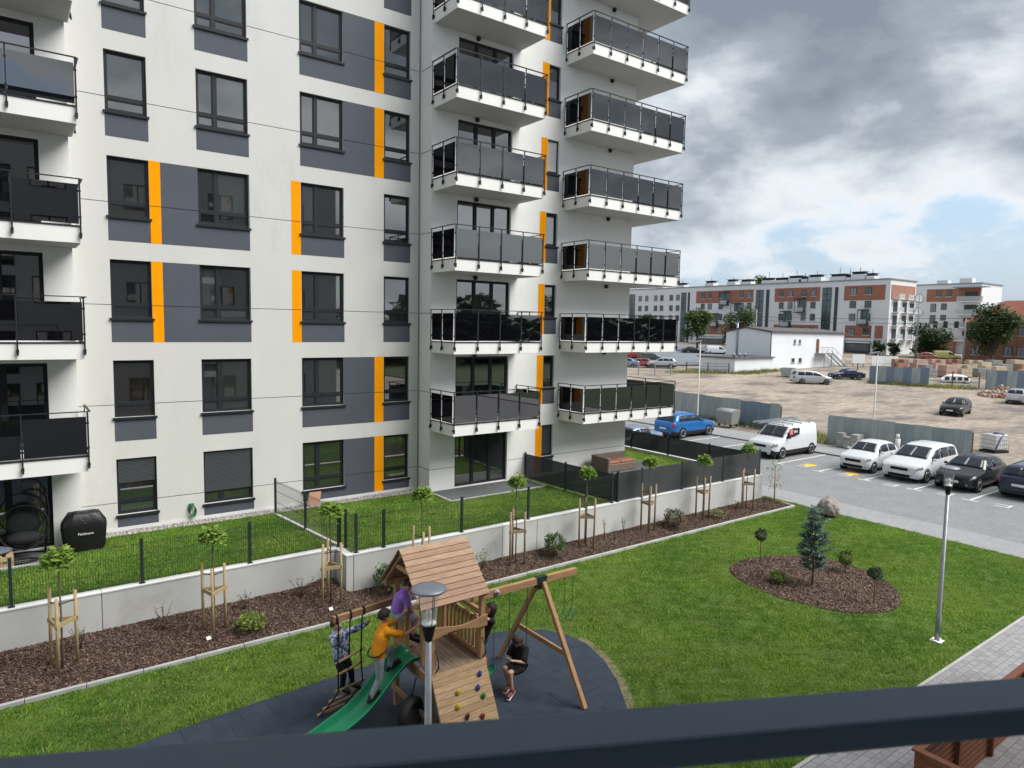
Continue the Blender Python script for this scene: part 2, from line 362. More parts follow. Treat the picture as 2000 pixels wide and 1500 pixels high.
for k in range(NF):
    t = Tk[k]; zb = max(t-PD, 1.2)
    for ci, (a, b) in enumerate(COLS):
        pn = rnd.choice([0, 0, 1, 1, 2, 3])
        ml = {0: (), 1: (.36,), 2: (.36,), 3: ()}[ci]
        w = window(bld, a, b, t-SD, t, YA+.15, ml, .23, .05, pn, wally=YA)
        if k == 0 and ci == 0: shutter(w, a+.05, b-.05, t-.72, t-.05, YA+.075, M('shutter_slats', (.07,.075,.085), .5, .05, 3), 17)
        if k == 0 and ci == 1: shutter(w, a+.05, b-.05, t-1.28, t-.05, YA+.075, MATS['shutter_slats'], 31)
    wide = k in (0, 1, 4, 5)      # storeys where the slate field joins the two right-hand windows
    spans = []
    if not wide and k in (2, 3):
        spans += [(COLS[0][0]-.01, COLS[0][1]+.01, t-SD), (3.64, COLS[1][1]+.015, t)]
        panel('orange_strip', bld, ORANGE, YA, 3.345, 3.64, zb, t+.01, opA, gro)
        spans += [(COLS[2][0]-.01, COLS[2][1]+.015, t-SD), (COLS[3][0]-.01, COLS[3][1]+.02, t-SD)]
        panel('orange_strip', bld, ORANGE, YA, 7.43, 7.735, zb, t+.01, opA, gro)
    else:
        spans += [(COLS[0][0]-.01, COLS[0][1]+.02, t-SD), (COLS[1][0]-.01, COLS[1][1]+.02, t-SD)]
        if wide:
            spans += [(COLS[2][0]-.01, 10.33, t), (COLS[3][0]-.01, COLS[3][1]+.02, t-SD)]
            panel('orange_strip', bld, ORANGE, YA, 10.33, 10.675, zb, t+.01, opA, gro)
        else: spans += [(COLS[2][0]-.01, COLS[2][1]+.02, t-SD), (COLS[3][0]-.01, COLS[3][1]+.02, t-SD)]
    for a, b, zt in spans: panel('slate_panel', bld, SLATE, YA, a, b, zb, zt, opA, gro)
# --- white tower with the middle balconies (B) and the corner balconies (C), one plane
DX = (13.205, 15.62); NX = (17.36, 17.95); Z0 = [3.37+FH*k for k in range(NF)]
fl = [1.15]+[z+.42 for z in Z0[:NF-1]]
opB = [(DX[0], DX[1], fl[k], Tk[k]) for k in range(NF)]+[(NX[0], NX[1], Tk[k]-1.30, Tk[k]) for k in range(NF)]
facade('wall', bld, YB, 12.13, 22.2, 1.05, TOPZ, opB, [gro[0]], mats=[WHITE, JOINT])
MB().add([(12.13,YA+.3,1.05),(12.13,YB,1.05),(12.13,YB,TOPZ),(12.13,YA+.3,TOPZ)], [(0,1,2,3)]).build('return_wall', WHITE, bld)
MB().add([(12.055,YA,1.05),(12.055,YA+.3,1.05),(12.055,YA+.3,TOPZ),(12.055,YA,TOPZ)], [(0,1,2,3)]).build('return_wall', WHITE, bld)
for g in gro: MB().box(12.122, 12.131, YB+.002, YA, g-.009, g+.009).build('wall_joint', JOINT, bld)
for k in range(NF):
    t = Tk[k]
    window(bld, DX[0], DX[1], fl[k], t, YB+.15, (.345, .675), None, 0, rnd.choice([0, 1, 1, 2]), 'balcony_door')
    w = window(bld, NX[0], NX[1], t-1.30, t, YB+.15, (), None, .05, rnd.choice([0, 1, 2]), wally=YB)
    if k in (0, 4): shutter(w, NX[0]+.06, NX[1]-.06, t-1.2, t-.05, YB+.105, M('pale_blind', (.6,.6,.58), .7, .03) if k == 4 else MATS['shutter_slats'], 16)
    zb = max(t-1.98, 1.1)
    panel('slate_panel', bld, SLATE, YB, NX[0]-.005, NX[1]+.03, zb, t-1.34, opB, [gro[0]])
    panel('orange_strip', bld, ORANGE, YB, 17.03, NX[0]-.01, zb, t+.02, opB, [gro[0]])
for k in range(NF):
    balcony(bld, 12.2, 15.98, YF, YB, Z0[k], 4, 2, 2)
    balcony(bld, 18.25, 23.62, YF, YB, Z0[k], 6, 2, 3, (22.2, 25.2))
    for x in (14.0, 20.72):
        MB().lathe((x, YB-.05, Z0[k]+(.0 if False else -.09)), [(.0,-.05),(.075,-.05),(.085,-.02),(.085,.03),(.07,.05)], 12, 0, 'y').build('wall_lamp', BLACK, bld)
# side wall and core
MB().box(22.19, 22.2, YB+.001, 36, 1.05, TOPZ).build('wall', WHITE, bld)
MB().box(-4, 22.18, YA+.32, 36, .9, TOPZ-.01).build('core', M('dark_core', (.03,.03,.03), .9, 0), bld)
MB().box(-4, 22.25, YB-.02, 36.05, TOPZ, TOPZ+.12).build('roof', ANTH, bld)
# --- left stair of balconies (D)
opD = [(-2.3, .735, fl[k], Tk[k]) for k in range(NF)]
facade('wall', bld, YB, -4, 1.38, 1.05, TOPZ, opD, [], mats=[WHITE, JOINT])
MB().add([(1.38,YB,1.05),(1.38,YA+.3,1.05),(1.38,YA+.3,TOPZ),(1.38,YB,TOPZ)], [(0,1,2,3)]).build('return_wall', WHITE, bld)
for k in range(NF):
    window(bld, -2.3, .735, fl[k], Tk[k], YB+.15, (.33, .69), None, 0, rnd.choice([0, 1, 1]), 'balcony_door')
    balcony(bld, -2.6, 1.47, YF, YB, Z0[k], 3, 1, 1)
# ================================================================== OWN BUILDING (the photographer's side; seen as the hand rail and in reflections)
own = thing('apartment_building', 'dark metal balcony hand rail across the bottom of the picture, on the near block', 'building', (0, -1.4, 0), math.pi)
OXa, OXb = -18.5, 24
opO = []
for k in range(5):
    z = 1.3+FH*k
    for i in range(9):
        x = OXa+2.2+i*4.6
        opO.append((x, x+1.5, z+.9, z+2.4))
        if i % 2 == 1: opO.append((x+2.2, x+3.7, z+.05, z+2.4))
OWNR = M('own_grey_render', (.30,.31,.32), .85, .06, .6); facade('wall', own, 0, OXa, OXb, 0, 18.0, opO, [], mats=[OWNR, JOINT])
MB().box(OXa, OXb, .3, 11, 0, 17.9).build('core', MATS['dark_core'], own)
MB().box(OXa, OXb, 0.001, 11, 18.0, 18.2).build('roof', ANTH, own)
MB().box(OXa-.01, OXa, 0, 11, 0, 18.0).build('wall', WHITE, own)
for a, b, c, d in opO:
    w = MB(); w.box(a, b, .09, .15, c, c+.06); w.box(a, b, .09, .15, d-.06, d); w.box(a, a+.06, .09, .15, c, d); w.box(b-.06, b, .09, .15, c, d); w.box((a+b)/2-.04, (a+b)/2+.04, .09, .15, c, d)
    w = w.build('window', ANTH, own); MB().box(a, b, .14, .148, c, d).build('pane', PANES[0], w)
for k in range(1, 5):
    for i in (1, 3, 5, 7):
        x = OXa+2.2+i*4.6+2.2
        if -(x+.75) < 6: continue
        bb = MB().box(x-1.0, x+2.6, -1.5, 0, 1.0+FH*k-.1, 1.0+FH*k+.25).build('balcony', SOFFIT, own)
        MB().box(x-1.0, x+2.6, -1.53, -1.515, 1.0+FH*k+.3, 1.0+FH*k+1.25).build('glass_panel', BGLASS, bb)
# own balcony: slab behind the lens, two posts and the hand rail
def ow(x, y, z): return (-x, -(y+1.4), z)
RD = Vector((.892, -.452, 0)); RN = Vector((.452, .892, 0)); RC = RN*.603
ra, rb = RC-RD*1.15, RC+RD*1.75
slab = [ra+RN*.06, Vector((ra.x-.3, -1.39, 0)), Vector((rb.x+.2, -1.39, 0)), rb+RN*.06]
ob = MB().prism([ow(p.x, p.y, 0)[:2] for p in slab], 5.42, 5.68).build('balcony', SOFFIT, own)
RAILM = M('rail_blue_grey_metal', (.044,.072,.102), .5, .06, 9, spec=.6)
mb = MB(); A_, B_ = ow(ra.x, ra.y, HC-.40), ow(rb.x, rb.y, HC-.40); mb.beam(A_, B_, .06, .03); hr = mb.build('hand_rail', RAILM, ob); bevel(hr, .004, 2)
for t in (.0, 1.0):
    p = ra.lerp(rb, t); MB().box(-p.x-.02, -p.x+.02, -(p.y+1.4)-.02, -(p.y+1.4)+.02, 5.68, HC-.416).build('post', RAILM, ob)
# ================================================================== GROUND, ROAD, LAWNS
FHX, FHY = math.sin(yaw), math.cos(yaw)
def zg(x, y): return max(0., .026*(x*FHX+y*FHY-56))
DIRT = M('trodden_sandy_dirt', (.29,.245,.20), .95, .24, .10, .6, 2., fine=.25, dirt=((.15,.13,.115), .28, .49, .63), stretch=(.55,1,1))
PAVE = brickmat('grey_block_paving', (.235,.24,.25), (.205,.21,.22), (.13,.13,.135), .2, .1, .006, .85, var=.1)
PAVEL = brickmat('pale_block_paving', (.30,.305,.315), (.265,.27,.28), (.18,.18,.18), .2, .1, .006, .85, var=.08)
SIDEW = brickmat('sidewalk_paving', (.28,.28,.285), (.25,.255,.26), (.2,.2,.2), .2, .2, .006, .85, var=.1)
SOIL = M('lawn_soil', (.075,.12,.022), .95, .3, 1.2, .4, 30)
MULCH = M('mulch_base', (.06,.034,.025), .95, .35, 9, .6, 40)
xs = np.concatenate([np.linspace(-70, 40, 12), np.arange(42, 260, 4.), np.linspace(264, 1500, 20)]); ys = np.concatenate([np.linspace(-300, -10, 8), np.arange(-6, 180, 4.), np.linspace(184, 1500, 20)])
V = [(x, y, -.06+zg(x, y)+(.05*mnoise.noise(Vector((x*.12, y*.25, 0))) if x > 45 else 0)) for y in ys for x in xs]; n = len(xs)
Fq = [(j*n+i, j*n+i+1, (j+1)*n+i+1, (j+1)*n+i) for j in range(len(ys)-1) for i in range(n-1)]
g = npmesh('ground', V, Fq, DIRT, smooth=True); struct(g)
def sheet(name, pts, z, mat): return struct(MB().poly([(x, y, z) for x, y in pts]).build(name, mat))
sheet('road', [(28.2, -30), (38.55, -30), (38.55, 60), (28.2, 60)], -.03, PAVE)
sheet('pavement', [(26.3, -30), (28.2, -30), (28.2, 60), (26.3, 60)], -.026, PAVEL)
sheet('pavement', [(38.7, -30), (41.6, -30), (41.6, 60), (38.7, 60)], .03, SIDEW)
kb = struct(MB().box(38.55, 38.7, -30, 60, -.06, .045).build('kerb', M('dark_kerb', (.16,.16,.16), .9, .15, 2, .3, 50)))
sheet('unseen_dark_ground', [(41.7,-300),(600,-300),(600,4),(41.7,4)], .05, M('reflection_dark_green', (.04,.065,.02), .95, .3, .1, .4, 3))  # unseen dark sheet added to blacken reflections in the lowest balcony glass
MARK = M('white_road_paint', (.62,.62,.60), .8, .12, 6, fine=.1); MARKY = M('yellow_road_paint', (.65,.42,.02), .8, .12, 6)
mk = struct(MB().box(0,.01,0,.01,-.5,-.49).build('parking_markings', MARK))
for i, yl in enumerate([2.35, 4.68, 7.0, 9.33, 11.65, 13.95, 16.25, 18.6, 20.93, 23.3, 25.75, 28.4, 31.0, 33.6]):
    MB().box(33.6, 38.5, yl-.05, yl+.05, -.029, -.0255).build('stall_line', MARK, mk)
    MB().box(33.55, 33.65, yl-.32, yl-.052, -.029, -.0255).box(33.55, 33.65, yl+.052, yl+.32, -.029, -.0255).build('stall_line', MARK, mk)
# stall symbols: broken white brackets, yellow patch on two of them
for (x, y, yel) in ((34.3, 19.85, 1), (34.1, 17.45, 1), (33.75, 15.05, 0), (34.0, 12.8, 0), (33.85, 10.5, 0)):
    s = MB(); s.box(x-.35, x+.25, y-.32, y-.24, -.029, -.0253); s.box(x-.35, x-.27, y-.24, y+.2, -.029, -.0253); s.box(x+.05, x+.12, y-.2, y+.25, -.029, -.0253); s.build('stall_symbol', MARK, mk)
    if yel: MB().lathe((x+.45, y-.12, -.029), [(.0,.0),(.34,.0),(.33,.0036)], 14).build('stall_symbol', MARKY, mk)
# ---- main lawn, path, garden terraces of earth
sheet('lawn', [(-8, 5.8), (26.3, 5.8), (26.3, 15.2), (-8, 15.2)], -.004, SOIL)
sheet('lawn', [(25.78, 15.2), (26.3, 15.2), (26.3, 40), (25.78, 40)], -.004, SOIL)
GZ = 1.08
gd = struct(MB().prism([(-8,17.36),(7.0,17.36),(7.0,16.66),(25.2,16.66),(25.2,40),(22.0,40),(22,22.6),(-8,22.6)], .3, GZ).build('garden_ground', SOIL))
TERR = brickmat('dark_terrace_paving', (.11,.115,.125), (.09,.095,.10), (.03,.03,.03), .2, .1, .006, .8, var=.15)
struct(MB().prism([(-6,20.35),(.62,20.35),(.62,YB),(-6,YB)], GZ-.05, GZ+.03).build('terrace', TERR))
struct(MB().prism([(12.2,20.0),(16.35,20.0),(16.35,YB),(12.2,YB)], GZ-.05, GZ+.03).build('terrace', TERR))
struct(MB().prism([(18.0,19.6),(23.4,19.6),(23.4,YB),(18.0,YB)], GZ-.05, GZ+.03).build('terrace', TERR))
edg = struct(MB().box(-6, .62, 20.27, 20.345, GZ-.05, GZ+.04).box(12.12, 16.43, 19.92, 19.995, GZ-.05, GZ+.04).box(12.12, 12.195, 19.995, YB, GZ-.05, GZ+.04).box(17.93, 23.47, 19.52, 19.595, GZ-.05, GZ+.04).box(16.355, 16.43, 19.995, YB, GZ-.05, GZ+.04).build('terrace_edging', KERB))
# pebble strip at the foot of the grey wall
GRAV = leafmat('pebbles', (.16,.15,.14), (.55,.52,.48), .8, 0.)
sheet('pebble_bed', [(1.4, 21.72), (12.1, 21.72), (12.1, YA), (1.4, YA)], GZ+.012, M('gravel_sand', (.22,.21,.19), .9, .25, 20, .4, 80))
def scatter_rocks(name, n, fx, fy, z, s0, s1, mat):
    ic = np.array([(1,0,0),(-1,0,0),(0,1,0),(0,-1,0),(0,0,.7),(0,0,-.7)]); ff = np.array([(0,2,4),(2,1,4),(1,3,4),(3,0,4),(2,0,5),(1,2,5),(3,1,5),(0,3,5)])
    x, y = fx(n), fy(n); s = nr.uniform(s0, s1, n); a = nr.uniform(0, 6.28, n); c, d = np.cos(a), np.sin(a)
    P = ic[None]*s[:, None, None]*nr.uniform(.7, 1.3, (n, 6, 1)); X = P[..., 0]*c[:, None]-P[..., 1]*d[:, None]+x[:, None]; Y = P[..., 0]*d[:, None]+P[..., 1]*c[:, None]+y[:, None]; Z = P[..., 2]+z
    V = np.stack([X, Y, Z], -1).reshape(-1, 3); F = (ff[None]+(np.arange(n)*6)[:, None, None]).reshape(-1, 3)
    return npmesh(name, V, F, mat)
o = scatter_rocks('pebbles', 5200, lambda n: nr.uniform(1.42, 12.08, n), lambda n: nr.uniform(21.73, YA-.02, n), GZ+.02, .012, .032, GRAV); tag(o, 'pale pebble strip along the foot of the grey facade', 'pebbles', kind='stuff')
# ---- retaining wall
rw = thing('retaining_wall', 'long pale concrete retaining wall between the gardens and the mulch bed', 'wall', (0, 17, 0))
def wallseg(x0, x1, y0, y1, joint=True):
    o = MB().box(x0, x1, y0-17, y1-17, -.2, 1.13).build('concrete_panel', CONC, rw); bevel(o, .008)
    e = .012
    MB().box(x0-.001, x1+.001, y0-e-17, y1+e-17, 1.131, 1.16).build('coping', CONCTOP, rw)
segs = [-8, -3.2, 1.42, 7.06]
for a, b in zip(segs[:-1], segs[1:]): wallseg(a, b-.012, 17.2, 17.42)
wallseg(6.86, 7.06, 16.5, 17.195)
segs = [7.075, 11.9, 13.25, 18.4, 25.42]
for a, b in zip(segs[:-1], segs[1:]): wallseg(a, b-.012, 16.5, 16.7)
for a, b in ((16.715, 22), (22.01, 27), (27.01, 34)): wallseg(25.2, 25.41, a, b)
# ---- kerb stones
ke = struct(MB().box(-8, 25.8, 15.205, 15.275, -.2, -.1).build('garden_kerb', KERB))
k0 = MB().box(0, .985, 0, .08, -.1, .075).build('kerb_stone', KERB, ke); bevel(k0, .008); k0.location = (-8, 15.2, 0)
for i in range(1, 34):
    o = inst(k0, 'kerb_stone', ke, (-8+i*.9945, 15.2+rnd.uniform(-.004, .004), rnd.uniform(-.006, .006)), (0, 0, rnd.uniform(-.003, .003))); bevel(o, .008)
for i in range(2):
    o = inst(k0, 'kerb_stone', ke, (25.80, 15.30+i*.99, 0), (0, 0, math.pi/2)); bevel(o, .008)
# ---- mulch bed
def bedz(x, y):
    yw = 17.2 if x < 6.86 else 16.5
    t = (y-15.28)/(yw-15.28); t = min(max(t, 0), 1)
    h = (.26 if x < 6.8 else .12)*t+.03
    if 5.6 < x < 6.95: h += .12*t*math.exp(-((x-6.5)/.35)**2)
    return h+.025*mnoise.noise(Vector((x*1.7, y*1.7, 3)))
bx_ = np.linspace(-8, 25.72, 150); V = []; Fq = []
for i, x in enumerate(bx_):
    yw = 17.22 if x < 6.87 else 16.52
    for j in range(9): y = 15.27+(yw-15.27)*j/8; V.append((x, y, bedz(x, y)))
    if i: Fq += [((i-1)*9+j, i*9+j, i*9+j+1, (i-1)*9+j+1) for j in range(8)]
struct(npmesh('mulch_bed', V, Fq, MULCH, smooth=True))
CHIP = leafmat('bark_chips', (.040,.023,.018), (.19,.125,.095), .85, 0.)
CHIPL = leafmat('pale_bark_chips', (.10,.07,.05), (.34,.26,.19), .85, 0.)
def chips(name, P, s0, s1, label, mats=None, lightp=.10):
    n = len(P); q = np.array([(-1,-.32,0),(1,-.25,0),(1,.28,0),(-1,.3,0)]); s = nr.uniform(s0, s1, n); a = nr.uniform(0, 6.28, n); t = nr.normal(0, .38, n); t2 = nr.normal(0, .35, n)
    A = np.stack([np.cos(a)*np.cos(t), np.sin(a)*np.cos(t), np.sin(t)], -1); B = np.stack([-np.sin(a), np.cos(a), t2], -1)
    V = P[:, None]+s[:, None, None]*(q[None, :, :1]*A[:, None]+q[None, :, 1:2]*B[:, None]); V[..., 2] += .014
    F = (np.arange(n)*4)[:, None]+np.arange(4); mi = (nr.random(n) < lightp).astype(int)
    o = npmesh(name, V.reshape(-1, 3), F, [CHIP, CHIPL], mi); return tag(o, label, 'mulch', kind='stuff')
n = 70000; x = nr.uniform(-2.5, 25.7, n); yw = np.where(x < 6.87, 17.2, 16.5); y = 15.29+(yw-15.29)*nr.random(n)
P = np.array([(a, b, bedz(a, b)) for a, b in zip(x, y)]); chips('bark_mulch', P, .014, .04, 'dark brown bark mulch filling the long bed below the wall')
# ---- island bed
ISL = [(17.43,12.25),(18.4,12.45),(19.3,12.2),(20.1,11.75),(20.6,11.1),(20.75,10.3),(20.55,9.5),(20.1,8.75),(19.4,8.2),(18.4,7.9),(17.6,8.15),(17.05,8.65),(16.7,9.5),(16.55,10.3),(16.65,11.1),(16.95,11.8)]
def cr(P, m=4):
    out = []; n = len(P)
    for i in range(n):
        a, b, c, d = [Vector(P[(i+k) % n]) for k in (-1, 0, 1, 2)]
        for j in range(m):
            t = j/m; out.append(tuple(.5*((2*b)+(c-a)*t+(2*a-5*b+4*c-d)*t*t+(3*b-a-3*c+d)*t**3)))
    return out
ISLC = cr(ISL)
def inside(poly, x, y):
    c = np.zeros(np.shape(x), bool); n = len(poly)
    for i in range(n):
        (x1, y1), (x2, y2) = poly[i], poly[(i+1) % n]
        c ^= ((y1 > y) != (y2 > y)) & (x < (x2-x1)*(y-y1)/(y2-y1+1e-12)+x1)
    return c
struct(MB().prism(ISLC, -.05, .012).build('island_bed', MULCH))
xy = nr.uniform((16.4, 7.8), (20.9, 12.6), (26000, 2)); k = inside(ISLC, xy[:, 0], xy[:, 1]); xy = xy[k]
chips('bark_mulch', np.column_stack([xy, np.full(len(xy), .014)]), .016, .042, 'greyish brown bark mulch filling the oval island bed in the lawn', lightp=.2)
# ---- playground surface of rubber tiles
PG = [(-2.5,5.81),(8.2,5.81),(8.7,7.2),(9.2,8.6),(9.75,9.4),(10.15,10.2),(10.36,11.0),(10.3,11.6),(10.0,12.15),(9.4,12.5),(8.6,12.75),(7.6,12.85),(6.2,12.9),(4.9,12.85),(3.1,12.75),(1.5,12.6),(0.4,12.2),(-.8,11.2),(-1.8,9.6),(-2.4,7.5)]
pgs = struct(MB().prism(PG, -.05, .006).build('playground_surface', M('rubber_base', (.010,.012,.015), .9, 0)))
RUB = M('rubber_tile', (.032,.045,.066), .9, .2, 2.2, .5, 120, fine=.2); RUB2 = M('rubber_tile_b', (.028,.040,.060), .9, .2, 2.2, .5, 120, fine=.2)
def clip(poly, px_, py_, nx, ny):
    out = []
    for i in range(len(poly)):
        a, b = poly[i], poly[(i+1) % len(poly)]; da = (a[0]-px_)*nx+(a[1]-py_)*ny; db = (b[0]-px_)*nx+(b[1]-py_)*ny
        if da >= 0: out.append(a)
        if da*db < 0: t = da/(da-db); out.append((a[0]+(b[0]-a[0])*t, a[1]+(b[1]-a[1])*t))
    return out
TS = .5; th = R(3); cth, sth = math.cos(th), math.sin(th); tiles = []; 
for i in range(-8, 24):
    for j in range(8, 30):
        ox = (TS/2 if j % 2 else 0)
        c0 = [(i*TS+ox, j*TS), ((i+1)*TS+ox-.004, j*TS), ((i+1)*TS+ox-.004, (j+1)*TS-.004), (i*TS+ox, (j+1)*TS-.004)]
        sq = [(cth*a-sth*b+.3, sth*a+cth*b) for a, b in c0]
        # clip the outline (nearly convex) by the tile: outline ∩ square
        pl = PG
        for e in range(4):
            a, b = sq[e], sq[(e+1) % 4]; pl = clip(pl, a[0], a[1], -(b[1]-a[1]), b[0]-a[0])
            if len(pl) < 3: break
        if len(pl) >= 3:
            ar = abs(sum(pl[q][0]*pl[(q+1) % len(pl)][1]-pl[(q+1) % len(pl)][0]*pl[q][1] for q in range(len(pl))))/2
            if ar > .01: tiles.append(pl)
tiles.sort(key=lambda p: abs(sum(v[0] for v in p)/len(p)-6)+abs(sum(v[1] for v in p)/len(p)-10.6))
rest = MB()
for i, pl in enumerate(tiles):
    if i < 300: MB().prism(pl, .004, .02+rnd.uniform(-.003, .003)).build('rubber_tile', rnd.choice([RUB, RUB, RUB2]), pgs)
    else: rest.prism(pl, .004, .02)
if rest.v: tag(rest.build('rubber_tiles', RUB, pgs), kind='stuff')
# ---- paved path beside the near block
PAV = M('path_paver', (.29,.285,.295), .85, .1, 4, .25, 90, fine=.06); PAV2 = M('path_paver_b', (.25,.245,.255), .85, .1, 4, .25, 90, fine=.06)
pt = struct(MB().prism([(8.6, -1.38), (26.28, -1.38), (26.28, 5.72), (8.6, 5.72)], -.06, .0).build('path', M('path_joint', (.12,.12,.115), .9, .1)))
struct(MB().box(8.6, 26.28, 5.725, 5.79, -.06, .03).build('path_edging', KERB))
p0 = [MB().box(.004, .196, .004, .136, -.01, .016).build('paver', mt, pt) for mt in (PAV, PAV2)]
cells = []
for j in range(0, 26):
    for i in range(0, 88):
        x = 8.62+i*.2+(.1 if j % 2 else 0); y = 5.58-j*.14
        if x+.2 < 26.2: cells.append((x, y))
def vis(c):
    v = Vector((c[0], c[1], -HC)); d = v.dot(fw); u = 1000+1329*v.dot(r2)/d; q = 750-1329*v.dot(u2)/d
    return 0 if (1540 < u < 2010 and q < 1510) else 1
cells.sort(key=lambda c: (vis(c), c[0]*.4+(5.6-c[1])*.15)); rp = MB()
for o, c in zip(p0, cells[:2]): o.location = (*c, 0)
for c in cells[2:300]:
    inst(p0[rnd.random() < .35], 'paver', pt, (*c, rnd.uniform(-.002, .002)))
for c in cells[300:]: z = rnd.uniform(-.002, .002); rp.box(c[0]+.004, c[0]+.196, c[1]+.004, c[1]+.136, -.01, .016+z, int(rnd.random() < .35))
tag(rp.build('pavers', [PAV, PAV2], pt), kind='stuff')
# ---- grass
GR = leafmat('grass_blades', (.115,.215,.022), (.34,.52,.085), .6, .4); GR2 = leafmat('grass_blades_dry', (.30,.36,.06), (.50,.51,.15), .6, .3)
GRD = leafmat('grass_blades_deep', (.060,.150,.020), (.20,.37,.055), .6, .4)
def grass(name, P, h0, h1, mats, label, dry=.06, wmul=1.):
    n = len(P); nb = 3; n3 = n*nb; P = np.repeat(P, nb, 0)+np.column_stack([nr.normal(0, .03, (n3, 2)), np.zeros(n3)])
    # patchy height and lean
    ph = np.sin(P[:, 0]*2.1+1.7*np.sin(P[:, 1]*1.3))*np.sin(P[:, 1]*2.7+1.1*np.sin(P[:, 0]*.9)); pl = np.sin(P[:, 0]*.7+P[:, 1]*.5)*np.cos(P[:, 1]*.9-P[:, 0]*.3)
    p5 = np.sin(P[:, 0]*6.1+2.3*np.sin(P[:, 1]*3.1))*np.sin(P[:, 1]*7.3+1.9*np.sin(P[:, 0]*2.2)); h = nr.uniform(h0, h1, n3)*(1+.34*ph+.42*p5); a = nr.uniform(0, 6.28, n3); le = nr.uniform(.25, .9, n3)
    lx, ly = np.cos(a)*le+.35*pl+.2*ph, np.sin(a)*le+.3*ph; w_ = nr.uniform(.006, .012, n3)*wmul; b = nr.uniform(0, 6.28, n3)
    D = np.stack([np.cos(b)*w_, np.sin(b)*w_, np.zeros(n3)], -1); tip = P+np.stack([lx*h, ly*h, h], -1); V = np.stack([P-D, P+D, tip], 1)
    F = np.arange(n3*3).reshape(-1, 3); patch = np.sin(P[:, 0]*1.1+2*np.sin(P[:, 1]*.6))*np.sin(P[:, 1]*1.4+.5)
    mi = ((nr.random(n3)+.16*patch) < dry).astype(int)
    if len(mats) > 2: q_ = nr.random(n3)+.45*np.sin(P[:, 0]*.8+1.3*np.sin(P[:, 1]*1.1))*np.sin(P[:, 1]*1.0+.4)+.25*p5; mi = np.where((mi == 0) & (q_ > .62), 2, mi)
    return tag(npmesh(name, V.reshape(-1, 3), F, mats, mi), label, 'grass', kind='stuff')
def lawnpts(n, x0, x1, y0, y1, z, excl=()):
    xy = nr.uniform((x0, y0), (x1, y1), (n, 2))
    for e in excl: xy = xy[~inside(e, xy[:, 0], xy[:, 1])]
    return np.column_stack([xy, np.full(len(xy), z)])
P = lawnpts(185000, -1.2, 26.28, 5.82, 15.19, -.004, (PG, ISLC)); P2 = lawnpts(5000, 25.86, 26.28, 15.2, 24, -.004); P = np.vstack([P, P2])
rimp = np.array([PG[i] for i in range(3, 9)]); rimp = np.vstack([np.linspace(rimp[i], rimp[i+1], 12) for i in range(5)]); dr = np.min(np.hypot(P[:, None, 0]-rimp[None, :, 0], P[:, None, 1]-rimp[None, :, 1]), 1); P = P[(dr > .24) | (nr.random(len(P)) < dr*1.6)]
grass('grass', P, .025, .058, [GR, GR2, GRD], 'thick mown green lawn around the playground and island bed')
GBASE = lawnpts(34000, -1.5, 6.75, 17.45, 21.7, GZ, ([(-8,20.27),(.62,20.27),(.62,22),(-8,22)],)); grass('grass', GBASE, .03, .07, [GRD, GR2, GR], 'deep green grass of the left garden behind the wire fence', .02)
GB2 = lawnpts(36000, 7.25, 16.6, 16.72, 21.7, GZ, ([(12.1,19.9),(16.45,19.9),(16.45,22),(12.1,22)],)); grass('grass', GB2, .03, .06, [GR, GR2, GRD], 'yellowish green grass of the middle garden behind the wire fence', .12)
GB3 = lawnpts(26000, 16.8, 25.1, 16.75, 27, GZ, ([(17.9,19.5),(23.5,19.5),(23.5,22),(17.9,22)], [(16,21.4),(22.25,21.4),(22.25,30),(16,30)])); grass('grass', GB3, .04, .09, [GR, GR2], 'grass of the corner garden inside the dark screened fence', .1)
# worn sandy rim beside the rubber surface
rim = []
for i in range(2, 7):
    a, b = Vector(PG[i]), Vector(PG[i+1 if i+1 < len(PG) else 0]); 
    for t in (0, .5): rim.append(a.lerp(b, t))
q = MB(); c = Vector((6, 9.5))
for a, b in zip(rim[:-1], rim[1:]):
    if a.x < 9: continue
    na, nb_ = (a-c).normalized()*.20, (b-c).normalized()*.20; q.poly([(a.x,a.y,.002),(b.x,b.y,.002),(b.x+nb_.x,b.y+nb_.y,.001),(a.x+na.x,a.y+na.y,.001)])
struct(q.build('worn_soil_rim', M('worn_soil', (.17,.15,.085), .95, .3, 8, .4, 60)))
